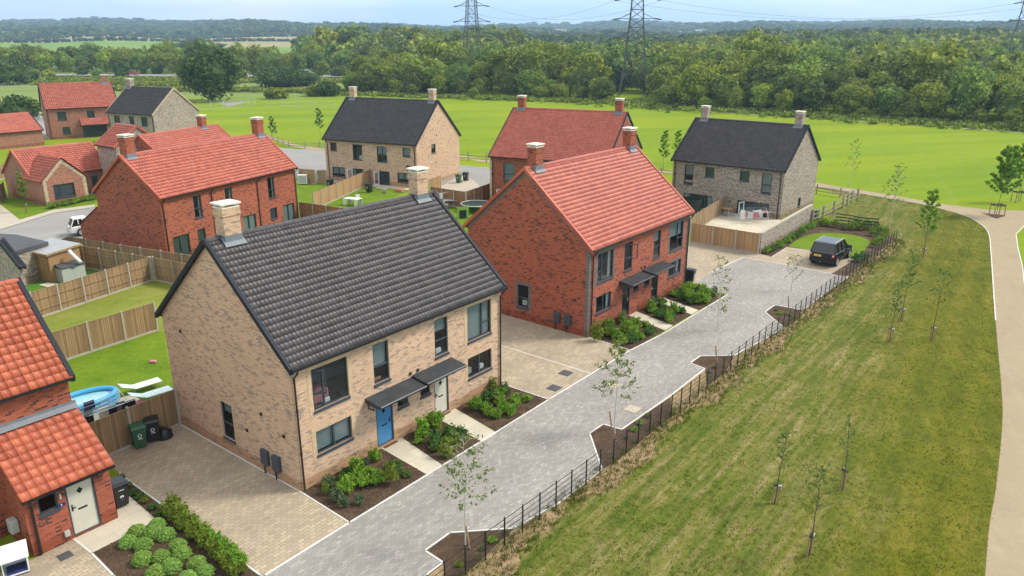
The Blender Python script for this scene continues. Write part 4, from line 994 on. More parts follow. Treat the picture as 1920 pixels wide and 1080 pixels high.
window(eM, ((px0+.42, py), 0), 0, 0, 0, .6, 1.42, 2.15, 'small', [('blind',.3)])
door(eM, ((px0+1.28, py), 0), 0, .96, .08, 2.22, 'cream_door', True, 'anthracite', 'L')
pp = MB(); pp.tube([(px0+.12,py-.3,2.22),(px0+.14,py-.26,2.1),(px0+.2,py-.07,1.85),(px0+.2,py-.07,.05)], .045, 8); pp.build('downpipe', M['black_metal'], eM)
def flat_text(body, size, mat, parent, loc, rot, name='number', bold=.0):
    cu = bpy.data.curves.new('t', 'FONT'); cu.body = body; cu.size = size; cu.extrude = .003; cu.align_x = 'CENTER'; cu.align_y = 'CENTER'; cu.offset = bold
    o = bpy.data.objects.new('tmp', cu); COL.objects.link(o); dg = bpy.context.evaluated_depsgraph_get(); dg.update()
    me = bpy.data.meshes.new_from_object(o.evaluated_get(dg)); bpy.data.objects.remove(o); me.materials.clear(); me.materials.append(M[mat])
    return link(name, me, parent, loc, rot)
pl = MB(); pl.box(-.13,.13,-.02,-.002,0,.11); plo = pl.build('house_number_plate', M['navy'], eM, (px0+1.1,py,1.42))
flat_text('9', .09, 'white', plo, (0,-.024,.055), (math.pi/2,0,0), bold=.002)
for a in (-.07,.07):
    pass
lt = MB(); lt.tube([(px0+1.1,py-.07,1.75),(px0+1.1,py-.07,1.95)], .035, 8); lt.box(px0+1.08,px0+1.12,py-.05,py-.002,1.83,1.87); lt.build('wall_lamp', M['galv'], eM)
bl = MB(); bl.box(px0+1.0,px0+1.17,py-.09,py-.002,.25,.47); bl.build('socket_box', M['grey_plastic'], eM, bevel=.01)
mb_ = MB(); mb_.box(px0-.28,px0-.02,-1.3,-.95,.7,1.2); mb_.build('meter_box', M['grey_plastic'], eM, bevel=.03)
for (px, py_, lab, mt) in ((728.5,832,'brown doormat before the blue front door','rubber_mat'), (829,776,'brown doormat before the cream door of the buff house','rubber_mat'), (1229,566,'grey doormat before the far black door of the red house','concrete')):
    doormat(*g(px, py_), U5, mt, lab)
# small grey gabled building left, flat garage roofs
HP['P'] = (*g(35,498,2.5), 52.0, .22, 5.2, 2.45, 3.8)
house('P', 'outbuilding', 'small grey brick gable with black verge at the left edge beside the timber shed', 'outbuilding', 'grey_brick', 'slate_tile', 'black_verge', [], chims=(), interior=False, og=.04, gutter=False)
def flat_block(name, label, px, z, wall, top, fas):
    P = G(px, z); m_ = MB(); m_.prism(P, 0, z-.25); mm = m_.build(name, M[wall]); tag(mm, label, 'garage')
    r_ = MB(); cx = sum(p[0] for p in P)/len(P); cy_ = sum(p[1] for p in P)/len(P)
    Q = [(cx+(p[0]-cx)*1.03, cy_+(p[1]-cy_)*1.03) for p in P]; r_.prism(Q, z-.25, z); r_.build('roof', M[top], mm)
flat_block('garage', 'flat roofed dark garage behind the timber shed at the left edge', [(-60,455),(9,476),(88,453),(30,440),(-20,437)], 2.6, 'grey_brick', 'dark_roof', 'black_verge')

# ------------------------------------------------------------------ timber fences
def fence(name, label, pts, h=1.8, wood='fence_wood', step=1.83, rails=None, post='concrete', group=None, cap=True, gate=None, trellis=0):
    """closeboard run through world points; rails: +1/-1 is the side that shows the rails"""
    e = empty(name, (*pts[0], 0), 0, label, 'fence', group); x0, y0 = pts[0]
    for a, b in zip(pts[:-1], pts[1:]):
        dx, dy = b[0]-a[0], b[1]-a[1]; L = math.hypot(dx, dy); n = max(1, round(L/step)); st = L/n; ang = math.atan2(dy, dx)
        for i in range(n):
            px, py = a[0]+dx*i/n-x0, a[1]+dy*i/n-y0
            p = MB(); p.box(.06, st-.06, -.014, .014, .14, h-.05); 
            if cap: p.box(.0, st, -.03, .03, h-.05, h-.01)
            if rails:
                for z in (.5, 1.2) if h > 1.7 else (.4, .9): p.box(.06, st-.06, *sorted((.014*rails, .06*rails)), z, z+.07)
            p.box(.06, st-.06, -.025, .025, .0, .14, 1); p.build('panel', [M[wood], M[post]], e, (px, py, 0), (0, 0, ang))
        for i in range(n+1):
            px, py = a[0]+dx*i/n-x0, a[1]+dy*i/n-y0
            q = MB(); q.box(-.048, .048, -.045, .045, 0, h+.05); q.build('post', M[post], e, (px, py, 0), (0, 0, ang))
    return e
def ext(a, b, d):
    L = math.hypot(b[0]-a[0], b[1]-a[1]); return (b[0]+(b[0]-a[0])/L*d, b[1]+(b[1]-a[1])/L*d)
f1a, f1b = g(338,797), g(207,855)
fence('timber_fence', 'closeboard timber fence behind the green and black bins on the driveway', [f1a, ext(f1a, f1b, 1.2)], wood='fence_wood')
f2a, f2b = g(296,620.5), g(239,639)
f2 = [hl('A',-.1,9.4), f2a, ext(f2a, f2b, 7.5)]
fence('timber_fence', 'plain faced garden fence above the lawn with the paddling pool', [f2a, ext(f2a, f2b, 8)], rails=None)
f3 = [g(285,527), g(240,542), g(190.5,559.5), g(136.5,577), g(80.5,595)]
fence('timber_fence', 'timber fence showing its rails on the near side of the shed', [f3[0], ext(f3[0], f3[-1], 4)], rails=1)
fence('timber_fence', 'short timber fence at the back of the long grass garden, showing its rails', [g(293,527), g(331,535), ext(g(293,527), g(331,535), 6)], rails=-1)
c1 = g(288,527); c2 = g(184.3,507.6)
fence('timber_fence', 'timber fence with rails running behind the shed and the grey storage box', [c1, ext(c1, c2, 5)], rails=1)
t1, t2, t3 = g(340,476,1.8), g(225,458.5,1.8), g(130,443.4,1.8)
fence('timber_fence', 'farthest timber fence beside the gable of the long red terrace', [ext(t3, t1, 5), t1, t2, t3, g(112,449,1.8)], rails=None)
# gardens between the houses
cm = hl('C', 6.6, -.05); cn = g(615,382)
fence('timber_fence', 'pale timber fence dividing the two gardens of the far buff house', [cm, ext(cm, cn, 3.2)], wood='fence_new', rails=None)
k1, k2 = g(560.7,378.5,1.8), g(651.5,391,1.8)
fence('timber_fence', 'reddish timber fence closing the garden behind the dark tiled ridge', [k1, ext(k1, k2, 6)], wood='fence_red', rails=-1)
fence('timber_fence', 'corner timber fence joining the red terrace and the far buff house', [g(560,316,1.8), g(590,318,1.8)], wood='fence_new', rails=-1)
r1, r2, r3 = g(806.7,350,1.8), g(873,359.5,1.8), g(917.5,344,1.8)
fence('timber_fence', 'reddish timber fence round the garden with the trampoline', [r1, r2, r3], wood='fence_red', rails=-1)
fence('timber_fence', 'short new timber fence beside the bins of the far buff house', [g(806,337,1.75), g(826,330,1.75)], wood='fence_new')
e1, e2 = g(1294,455), g(1421,477)
fence('timber_fence', 'orange timber fence in front of the grey brick house', [e1, e2], wood='fence_new', h=1.75)
fence('timber_fence', 'timber fence dividing the patios of the grey brick house', [g(1296,406,1.7), hl('E', 6.2, -.1)], wood='fence_wood', h=1.7)
fence('timber_fence', 'fence along the back of the left garden by the bungalow', [g(-30,318,1.8), g(30,300,1.8)], rails=-1)
fence('timber_fence', 'tall fence at the left edge beside the bungalow gable', [g(-30,402), g(12,372)], rails=-1)
# gate
ga, gb = g(594,318,1.8), g(611,318,1.8)
ge = empty('garden_gate', (*g(594,344), 0), math.atan2(gb[1]-ga[1], gb[0]-ga[0]), 'braced timber garden gate beside the far buff house', 'gate'); ge.location = (*ga, 0)
gw = math.hypot(gb[0]-ga[0], gb[1]-ga[1]); q = MB(); q.box(0, gw, -.01, .02, .05, 1.75); q.build('panel', M['fence_new'], ge)
q = MB(); q.box(0, gw, -.05, -.01, .2, .32); q.box(0, gw, -.05, -.01, .9, 1.0); q.box(0, gw, -.05, -.01, 1.55, 1.67)
q.tube([(.05, -.035, 1.6), (gw-.05, -.035, .95)], .04, 4); q.tube([(.05, -.035, .9), (gw-.05, -.035, .25)], .04, 4); q.build('brace', M['rail_wood'], ge)
# grey brick garden wall
w1, w2 = g(1424.7,477), g(1520.6,417.8)
gwl = empty('garden_wall', (*w1, 0), math.atan2(w2[1]-w1[1], w2[0]-w1[0]), 'grey brick garden wall with pale coping beside the parked black car', 'wall'); L_ = math.hypot(w2[0]-w1[0], w2[1]-w1[1])
q = MB(); q.box(0, L_, 0, .22, 0, 1.72); q.build('brickwork', M['grey_brick'], gwl); q = MB(); q.box(-.02, L_+.02, -.02, .24, 1.72, 1.80); q.build('coping', M['pavement'], gwl)
def post_rail(name, label, pts, h=1.15, step=2.0, r=.06, nr=3, mat='rail_wood'):
    e = empty(name, (*pts[0], 0), 0, label, 'fence'); x0, y0 = pts[0]
    for s_, (a, b) in enumerate(zip(pts[:-1], pts[1:])):
        L = math.hypot(b[0]-a[0], b[1]-a[1]); n = max(1, round(L/step))
        for i in range(n+(s_ == len(pts)-2)):
            q = MB(); q.box(-r, r, -r, r, 0, h); q.build('post', M[mat], e, (a[0]+(b[0]-a[0])*i/n-x0, a[1]+(b[1]-a[1])*i/n-y0, 0), (0, 0, math.atan2(b[1]-a[1], b[0]-a[0])))
        for k_ in range(nr):
            z = h*(.3+.3*k_); q = MB(); M_ = Matrix.Translation((a[0]-x0, a[1]-y0, 0)) @ Matrix.Rotation(math.atan2(b[1]-a[1], b[0]-a[0]), 4, 'Z')
            q.box(0, L, -.02, .02, z-.045, z+.045, M=M_); q.build('rail', M[mat], e)
post_rail('post_and_rail_fence', 'weathered post and rail fence stepping away beyond the grey brick wall', G([(1522,419),(1542,411),(1562,401),(1579,391),(1596,380),(1607,376)]), h=1.35, step=2.2, r=.09)
post_rail('post_and_rail_fence', 'post and rail fence along the tan path behind the grey brick house', G([(1607,376),(1575,370),(1531,363),(1490,358)]), h=1.1, nr=2)
post_rail('post_and_rail_fence', 'low post and rail fence left of the far buff house', G([(500,262),(521.7,268),(541.7,277),(571.7,278.5),(600,277),(640,284)]), h=1.2, step=3.5, nr=2)
post_rail('post_and_rail_fence', 'low post and rail fence between the buff house and the red house at the field', G([(845,299),(878,301.4),(912,304.5),(950,309)]), h=1.3, step=3.4, nr=2)
post_rail('post_and_rail_fence', 'low post and rail fence left of the grey brick house', G([(1215,325),(1240,328),(1268,331)]), h=1.0, step=2.5, nr=2)
post_rail('metal_railing', 'thin low metal railing on the grass beyond the round lawn', G([(1566,423),(1590,426),(1611,431),(1645,434)]), h=.95, step=1.8, r=.02, nr=4, mat='black_metal')
# estate railing beside the lane
e = empty('metal_railing', (*RAIL[0], 0), 0, 'long black estate railing running beside the grey block lane', 'railing')
x0, y0 = RAIL[0]; tot = []
acc = 0; cur = 0
for a, b in zip(RAIL[:-1], RAIL[1:]):
    L = math.hypot(b[0]-a[0], b[1]-a[1]); n = max(1, round(L/.96)); ang = math.atan2(b[1]-a[1], b[0]-a[0])
    for i in range(n):
        q = MB(); q.box(-.02, .02, -.02, .02, 0, 1.15); q.build('post', M['black_metal'], e, (a[0]+(b[0]-a[0])*i/n-x0, a[1]+(b[1]-a[1])*i/n-y0, 0), (0, 0, ang))
    for z in (.2, .42, .64, .86, 1.08):
        q = MB(); q.tube([(a[0]-x0, a[1]-y0, z), (b[0]-x0, b[1]-y0, z)], .011 if z < 1 else .014, 5); q.build('rail', M['black_metal'], e)
# Temporary mesh fencing across the field
def mesh_fence(label, pts, step=3.4):
    e = empty('temporary_fence', (*pts[0], 0), 0, label, 'fence'); x0, y0 = pts[0]
    for a, b in zip(pts[:-1], pts[1:]):
        L = math.hypot(b[0]-a[0], b[1]-a[1]); n = max(1, round(L/step)); st = L/n; ang = math.atan2(b[1]-a[1], b[0]-a[0])
        for i in range(n):
            q = MB()
            for z in (.1, 1.0, 1.95): q.box(.04, st-.04, -.02, .02, z-.02, z+.02)
            for xx in (.03, st-.03): q.box(xx-.022, xx+.022, -.022, .022, 0, 2)
            m_ = int(st/.28)
            for j in range(1, m_): q.box(st*j/m_-.004, st*j/m_+.004, -.004, .004, .1, 1.95)
            q.build('panel', M['galv'], e, (a[0]+(b[0]-a[0])*i/n-x0, a[1]+(b[1]-a[1])*i/n-y0, 0), (0, 0, ang))
            q = MB(); q.box(-.11, .11, -.35, .35, 0, .14); q.build('foot', M['concrete'], e, (a[0]+(b[0]-a[0])*i/n-x0, a[1]+(b[1]-a[1])*i/n-y0, 0), (0, 0, ang))
mesh_fence('temporary mesh fence panels across the field under the big dark oak', G([(372,206),(420,203),(452,201),(480,198)]))
mesh_fence('temporary mesh fence panels in the middle of the bright field', G([(500,200),(530,200),(560,203),(628,204)]), 5)
mesh_fence('temporary mesh fence behind the far buff house ridge', G([(640,174),(700,172),(760,176),(782,180)]), 5)
mesh_fence('temporary mesh fence before the dark bush at the far left', G([(-20,168),(30,168),(58,170)]), 5)

# ------------------------------------------------------------------ bins
def bin_(label, x, y, rz, body='bin_green', lid=None, number=None, emblem=True, group=None, h=1.06):
    lid = lid or body
    e = empty('wheelie_bin', (x, y, .015), rz, label, 'bin', group)
    b = MB(); b.taper((0, .02), .44, .50, .07, (0, 0), .57, .70, h-.08); b.build('body', M[body], e, bevel=.02)
    l = MB(); l.box(-.305, .305, -.39, .37, h-.08, h-.045); l.taper((0, 0), .58, .70, h-.045, (0, .02), .50, .58, h+.0); l.box(-.2, .2, -.28, -.10, h-.005, h+.012); l.build('lid', M[lid], e, bevel=.015)
    for s_ in (-1, 1):
        w_ = MB(); w_.tube([(s_*.22, .30, .1), (s_*.27, .30, .1)], .10, 12); w_.build('wheel', M['tyre'], e)
    hd = MB(); hd.tube([(-.26, .40, h-.1), (.26, .40, h-.1)], .018, 6); hd.build('handle', M[lid], e)
    tilt = math.atan2(.08, h-.15)
    if emblem:
        k_ = MB()
        for i in range(10):
            a0, a1 = [2*math.pi*(i+j)/10 for j in (0, .72)]
            k_.face([(math.cos(a0)*.05, 0, math.sin(a0)*.05), (math.cos(a1)*.05, 0, math.sin(a1)*.05), (math.cos(a1)*.085, 0, math.sin(a1)*.085), (math.cos(a0)*.085, 0, math.sin(a0)*.085)])
        k_.box(-.09, .09, -.001, .001, -.15, -.125); k_.build('emblem', M['white'], e, (0, -.325, h*.62), (-.085, 0, 0))
    if number: 
        flat_text(number, .27, 'white', e, (0, -.300, h*.42), (math.pi/2-.085, 0, 0), bold=.008)
        k_ = MB(); k_.box(-.1, .1, -.001, .001, 0, .02); k_.build('marking', M['white'], e, (0, -.338, h*.74), (-.085, 0, .0))
    return e
aA = math.atan2(f1b[1]-f1a[1], f1b[0]-f1a[0])+math.pi
bin_('green wheelie bin with white recycling mark against the driveway fence', *g(263,838), R(38), 'bin_green')
bin_('black wheelie bin between the green bin and a black sack by the driveway fence', *g(289,826), R(30), 'bin_black')
q = MB(); q.tube([(0,0,0),(0,0,.12),(0,0,.2),(.02,.06,.38)], .36, 14, r1=.30); q.tube([(.02,.06,.38),(.03,.08,.42)], .31, 14, r1=.24)
tag(q.build('refuse_sack', M['bin_black'], None, (*g(309,820), .015), smooth=True, bevel=.03), 'squat black rubbish tub beside the black bin by the driveway fence', 'rubbish tub')
bin_('black wheelie bin numbered 9 beside the cream porch door', *g(227,948), R(48), 'bin_black', number='9', emblem=False)
bin_('black wheelie bin standing at the far corner of the red brick house', *g(1293,531), R(60), 'bin_black')
bin_('green wheelie bin against the gable of the far buff house', *g(860,343), R(-20), 'bin_green')
bin_('black wheelie bin beside the green bin at the far buff house', *g(873,339), R(-20), 'bin_black')
bin_('green wheelie bin at the end of the grey brick garden wall', *g(1527,414), R(-40), 'bin_green')
bin_('black bin beside the open white french door of the far buff house', *g(692,361), R(-25), 'bin_black')
bin_('dark bin left of the open french door by the garden gate', *g(620,353), R(-25), 'bin_black')

# ------------------------------------------------------------------ drain covers
def cover(label, px, py, s_=.62, mat='dark_roof', rot=U5, z=.0135):
    q = MB(); q.box(-s_/2, s_/2, -s_/2, s_/2, 0, .008); o = q.build('drain_cover', M[mat], None, (*g(px, py), z), (0, 0, rot)); tag(o, label, 'drain cover')
    r_ = MB(); r_.box(-s_/2+.05, s_/2-.05, -s_/2+.05, s_/2-.05, .008, .011); r_.build('lid', M['asphalt' if mat == 'beige_paver' else 'dark_roof'] if mat != 'beige_paver' else M['pavement'], o)
cover('dark square drain cover nearer the red house on the shared driveway', 1061, 700)
cover('dark square drain cover nearer the lane on the shared driveway', 1039, 728)
cover('small dark drain cover before the porch of the nearest house', 122, 1043, .42)
cover('pinkish inset cover in the lane beneath the birch', 1150, 722, .62, 'beige_paver', z=.0145)
cover('pinkish inset cover in the lane close to the railing', 1186, 767, .72, 'beige_paver', z=.0145)

# ------------------------------------------------------------------ open white cabinet by the porch
e = empty('open_cabinet', (*g(32,1072), .015), R(35), 'white open fronted cabinet with sloping white lid below the porch', 'cabinet')
q = MB(); q.box(-.36,.36,.30,.33,.06,.75); q.box(-.36,-.33,-.3,.3,.06,.75); q.box(.33,.36,-.3,.3,.06,.75); q.box(-.33,.33,-.3,.3,.06,.09); q.build('body', M['white'], e)
q = MB(); q.face([(-.42,-.42,.70),(.42,-.42,.70),(.42,.38,.86),(-.42,.38,.86)]); q.face([(-.42,-.42,.66),(.42,-.42,.66),(.42,.38,.82),(-.42,.38,.82)][::-1]); q.face([(-.42,-.42,.66),(.42,-.42,.66),(.42,-.42,.70),(-.42,-.42,.70)]); q.face([(.42,-.42,.66),(.42,.38,.82),(.42,.38,.86),(.42,-.42,.70)]); q.face([(-.42,-.42,.66),(-.42,-.42,.70),(-.42,.38,.86),(-.42,.38,.82)]); q.build('lid', M['white'], e)
q = MB(); q.box(-.26,.28,-.26,.2,.09,.16); q.build('base_tray', M['navy'], e)
for a in (-.3,.3):
    for b in (-.25,.25):
        q = MB(); q.tube([(a,b-.02,.03),(a,b+.02,.03)], .03, 8); q.build('caster', M['tyre'], e)

# ------------------------------------------------------------------ shed and storage box
sh0, sh1, sh2 = g(48,519), g(99,531), g(150,505)
sa = math.atan2(sh1[1]-sh0[1], sh1[0]-sh0[0])
e = empty('garden_shed', (*sh0, 0), sa, 'brown timber garden shed with grey felt roof and two small panes', 'shed'); SL, SW = math.hypot(sh1[0]-sh0[0], sh1[1]-sh0[1]), 2.35
q = MB(); q.face([(0,0,0),(SL,0,0),(SL,0,2.15),(0,0,2.15)]); q.face([(SL,0,0),(SL,SW,0),(SL,SW,2.35),(SL,0,2.15)]); q.face([(0,SW,0),(0,0,0),(0,0,2.15),(0,SW,2.35)]); q.face([(SL,SW,0),(0,SW,0),(0,SW,2.35),(SL,SW,2.35)])
for z in np.arange(.15, 2.1, .14): q.box(-.006, SL+.006, -.008, 0, z-.012, z); q.box(SL, SL+.008, 0, SW, z-.012, z)
q.build('wall', M['shed_wood'], e)
q = MB(); q.face([(-.15,-.15,2.16),(SL+.15,-.15,2.16),(SL+.15,SW+.15,2.38),(-.15,SW+.15,2.38)]); q.build('roof', M['felt'], e)
q = MB(); q.box(-.16,SL+.16,-.17,-.15,2.02,2.17); q.face([(SL+.16,-.16,2.02),(SL+.16,SW+.16,2.24),(SL+.16,SW+.16,2.39),(SL+.16,-.16,2.17)]); q.build('fascia', M['fence_new'], e)
q = MB(); q.box(.35,1.55,-.03,-.009,1.2,1.75); q.build('window', M['fence_new'], e); q = MB(); q.box(.42,.92,-.04,-.031,1.27,1.68); q.box(.99,1.48,-.04,-.031,1.27,1.68); q.build('pane', M['car_glass'], e)
q = MB(); q.box(SL-1.0,SL-.2,-.035,-.009,.1,1.95); q.build('door', M['fence_new'], e)
b0, b1 = g(120,532), g(163,521)
e = empty('storage_box', (*b0, 0), math.atan2(b1[1]-b0[1], b1[0]-b0[0]), 'pale grey plastic storage box with dark lid beside the timber shed', 'storage box'); BL = math.hypot(b1[0]-b0[0], b1[1]-b0[1])
q = MB(); q.box(0,BL,0,1.0,0,1.15); q.box(BL/2-.015,BL/2+.015,-.012,0,.05,1.1); q.build('body', M['grey_plastic'], e, bevel=.03); q = MB(); q.face([(-.06,-.08,1.16),(BL+.06,-.08,1.16),(BL+.06,1.06,1.32),(-.06,1.06,1.32)]); q.box(-.06,BL+.06,-.08,1.0,1.10,1.155); q.box(BL/2-.12,BL/2+.12,-.1,-.08,1.0,1.12); q.build('lid', M['dark_roof'], e)
hp0 = (*g(130,470,2.15), 2.15); hp1 = (*g(152,492,1.3), 1.3)
q = MB(); q.tube([(0,0,0),(.15,-.1,-.15),(hp1[0]-hp0[0]-.1, hp1[1]-hp0[1], hp1[2]-hp0[2]+.1),(hp1[0]-hp0[0],hp1[1]-hp0[1],hp1[2]-hp0[2])], .13, 10); tag(q.build('vent_hose', M['white'], None, hp0, smooth=True), 'white flexible duct hanging from the shed wall to the storage box', 'hose')
q = MB(); q.box(-.5,.5,-.35,.35,0,.05); tag(q.build('paving_slab', M['slab'], None, (*g(90,535), .012), (0,0,sa)), 'pale paving slab on the artificial grass before the shed', 'slab')

# ------------------------------------------------------------------ pool garden
pc = g(186,762)
e = empty('paddling_pool', (pc[0]-.55, pc[1]-.35, .0), R(48), 'oval blue paddling pool of water on the lawn behind the fence', 'paddling pool')
PA, PB = 1.5, .85; n = 40
def ring(a_, b_, z, r): return [(math.cos(2*math.pi*i/n)*a_, math.sin(2*math.pi*i/n)*b_, z) for i in range(n+1)]
for z in (.13, .33, .53): 
    q = MB(); q.tube(ring(PA, PB, z, .1), .13, 8, cap=False); q.build('inflated_ring', M['pool_blue'], e, smooth=True)
q = MB(); q.face([(math.cos(2*math.pi*i/n)*(PA-.08), math.sin(2*math.pi*i/n)*(PB-.08), .42) for i in range(n)]); q.build('pool_water', M['water'], e)
q = MB()
for i in range(n):
    a0 = 2*math.pi*i/n
    if i % 2 == 0: q.tube([(math.cos(a0)*(PA+.135), math.sin(a0)*(PB+.135), .12), (math.cos(a0)*(PA+.135), math.sin(a0)*(PB+.135), .52)], .012, 4)
q.build('seam', M['white'], e)
# drying racks
def airer(label, x, y, rz, cloths, L=1.7, W=.6, h=1.0, mat='white', wings=True):
    e = empty('clothes_airer', (x, y, .0), rz, label, 'clothes airer')
    q = MB()
    for s_ in (-1, 1):
        q.tube([(s_*L/2, -W/2, 0), (s_*L/2, W/2, h)], .014, 5); q.tube([(s_*L/2, W/2, 0), (s_*L/2, -W/2, h)], .014, 5)
    for i in range(6): q.tube([(-L/2, -W/2+W*i/5, h), (L/2, -W/2+W*i/5, h)], .008, 4)
    if wings:
        for s_ in (-1, 1):
            for t in (.0, 1): q.tube([(-L/2+L*t, s_*W/2, h), (-L/2+L*t, s_*(W/2+.55), h+.25)], .010, 4)
            for i in range(1, 4): q.tube([(-L/2, s_*(W/2+.18*i), h+.08*i), (L/2, s_*(W/2+.18*i), h+.08*i)], .008, 4)
    q.build('frame', M[mat], e)
    rr = random.Random(len(cloths))
    for i, cm_ in enumerate(cloths):
        xx = -L/2+.12+(L-.3)*i/max(1, len(cloths)-1); yy = rr.uniform(-W/2-.4, W/2+.4) if wings else rr.uniform(-W/2, W/2); hh = rr.uniform(.35, .75); ww = rr.uniform(.16, .26)
        c_ = MB(); zt = h+.03+(abs(yy)-W/2)*.4 if abs(yy) > W/2 else h+.02
        for k_ in range(5):
            o1 = .02*math.sin(k_*2+i); c_.box(xx-ww+ww*2*k_/5, xx-ww+ww*2*(k_+1)/5, yy-.02+o1, yy+o1+.01, zt-hh, zt)
        c_.box(xx-ww, xx+ww, yy-.04, yy+.04, zt-.02, zt+.01); c_.build('garment', M[cm_], e)
    return e
airer('drying rack of dark laundry standing between the pool and the fence', *g(205,800), R(52), ['dark_cloth','dark_cloth','navy','white','dark_cloth','mid_cloth','dark_cloth','dark_cloth'], L=2.0)
airer('drying rack full of white and pink laundry on the grey house patio', *hl('E', 10.3, -2.7), R(0), ['white','white','pink','pale_blue','white','dark_cloth','pink','white','dark_cloth','white','white','dark_cloth','pink'], L=2.6, h=1.0)
airer('white rotary style drying frame behind the dark tiled roof', *g(838,384), R(30), ['white','mid_cloth','white'], L=1.8, h=1.3)
def lounger(label, x, y, rz, group):
    e = empty('sun_lounger', (x, y, 0), rz, label, 'sun lounger', group)
    q = MB(); q.face([(0,-.3,.34),(1.25,-.3,.34),(1.25,.3,.34),(0,.3,.34)]); q.face([(1.25,-.3,.34),(1.9,-.3,.62),(1.9,.3,.62),(1.25,.3,.34)]); q.face([(0,-.3,.32),(1.25,-.3,.32),(1.25,.3,.32),(0,.3,.32)][::-1]); q.face([(1.25,-.3,.32),(1.9,-.3,.60),(1.9,.3,.60),(1.25,.3,.32)][::-1]); q.build('seat_fabric', M['pale_blue'], e)
    q = MB()
    for s_ in (-.31, .31): q.tube([(0,s_,.33),(1.25,s_,.33),(1.9,s_,.62)], .014, 5)
    q.build('frame', M['galv'], e)
    for a in (.25, 1.35):
        q = MB(); q.tube([(a,-.3,.32),(a+.05,-.3,0),(a+.05,.3,0),(a,.3,.32)], .012, 5); q.build('leg', M['galv'], e)
la = g(308,709); lb = g(232,722)
lounger('pale blue sun lounger farther from the fence on the lawn', *g(302,722), math.atan2(-1, -1.3)+.15, 'loungers by the pool')
lounger('pale blue sun lounger right beside the fence on the lawn', *g(322,738), math.atan2(-1, -1.3)+.15, 'loungers by the pool')
q = MB(); q.tube([(0,0,.06),(.04,0,.1),(.3,0,.1),(.34,0,.06)], .09, 10); tag(q.build('pink_toy', M['pink'], None, (*g(281,681), 0), smooth=True, bevel=0), 'small pink toy lying on the lawn', 'toy')
q = MB(); q.tube([(0,0,.2),(.55,.6,.2)], .10, 10); tag(q.build('inflatable_roll', M['pink'], None, (*g(236,770), .0), smooth=True), 'rolled pink inflatable lying along the fence by the pool', 'inflatable')
q = MB(); q.prism([(0,0),(2.6,0),(2.6,1.9),(0,1.9)], 0, .03); tag(q.build('patio', M['slab'], None, (*g(176,800), .005), (0,0,R(52))), kind='structure')

# ------------------------------------------------------------------ things in the far gardens
def table_set(label, x, y, rz, mat='white', cloth=True):
    e = empty('garden_table', (x, y, 0), rz, label, 'garden table')
    q = MB(); q.box(-.9,.9,-.45,.45,.72,.76); q.build('table_top', M[mat], e)
    if cloth:
        for (a, b) in ((-.9,-.45),(.9,-.45),(.9,.45),(-.9,.45)): q = MB(); q.box(min(a,a*.55),max(a,a*.55),b-.015 if b<0 else b,b if b<0 else b+.015,.05,.72); q.build('side_panel', M[mat], e)
    for a in (-.8,.8):
        for b in (-.38,.38): q = MB(); q.box(a-.03,a+.03,b-.03,b+.03,0,.72); q.build('leg', M['galv'], e)
def chair(label, x, y, rz, mat, group):
    e = empty('garden_chair', (x, y, 0), rz, label, 'chair', group)
    q = MB(); q.box(-.22,.22,-.22,.22,.42,.46); q.build('seat', M[mat], e); q = MB(); q.box(-.22,.22,.20,.23,.46,.92); q.build('backrest', M[mat], e)
    for a in (-.2,.2):
        for b in (-.2,.2): q = MB(); q.box(a-.015,a+.015,b-.015,b+.015,0,.42); q.build('leg', M['galv'], e)
table_set('white play table on the green garden lawn of the far buff house', *g(662,385), R(-25))
chair('white folded chair leaning at the play table', *g(672,381), R(20), 'white', 'chairs in the middle garden')
table_set('grey garden table beside the reddish corner fence', *g(848,388), R(10), 'grey_plastic', False)
chair('grey chair left of the garden table in the trampoline garden', *g(836,391), R(80), 'grey_plastic', 'chairs in the trampoline garden')
chair('white chair right of the garden table in the trampoline garden', *g(866,389), R(-60), 'white', 'chairs in the trampoline garden')
tp = g(893,396)
e = empty('trampoline', (*tp, 0), 0, 'round dark trampoline half hidden behind the red gable', 'trampoline')
n = 24; q = MB(); q.face([(math.cos(2*math.pi*i/n)*1.5, math.sin(2*math.pi*i/n)*1.5, .8) for i in range(n)]); q.build('mat', M['net'], e)
q = MB(); q.tube([(math.cos(2*math.pi*i/n)*1.55, math.sin(2*math.pi*i/n)*1.55, .8) for i in range(n+1)], .05, 6, cap=False); q.build('rim', M['galv'], e)
for i in range(5): a_ = i*1.256; q = MB(); q.tube([(math.cos(a_)*1.5, math.sin(a_)*1.5, .8), (math.cos(a_)*1.6, math.sin(a_)*1.6, 0)], .03, 6); q.build('leg', M['galv'], e)
e = empty('play_tunnel', (*g(858,412), 0), R(20), 'green framed play box with a black opening below the trampoline', 'play house'); q = MB(); q.box(0,1.1,0,.06,0,1.2); q.box(1.1,1.16,0,.8,0,1.2); q.build('frame', M['leaf_lime'], e); q = MB(); q.box(.2,.9,-.02,-.001,.1,.9); q.build('opening', M['black_metal'], e)
e = empty('heat_pump', (*g(568,346), 0), R(10), 'pale grey box unit on the small lawn by the red terrace', 'air unit'); q = MB(); q.box(-.55,.55,-.25,.25,.1,1.2); q.build('casing', M['white'], e, bevel=.03); q = MB(); q.box(-.55,-.51,-.27,-.25,.1,1.2); q.box(-.45,.45,-.262,-.25,.2,1.1); q.build('grille', M['grey_plastic'], e)
q = MB(); q.box(-.9,.9,-.4,.4,0,.8); tag(q.build('covered_sofa', M['navy'], None, (*g(643,354), .0), (0,0,R(-22)), bevel=.12), 'navy covered garden sofa before the french doors of the far buff house', 'garden sofa')
q = MB(); q.tube([(0,0,0),(0,0,.3)], .16, 12, r1=.2); tag(q.build('plant_pot', M['mid_cloth'], None, (*g(721,363), .02)), 'dark plant pot at the edge of the small patio', 'pot')
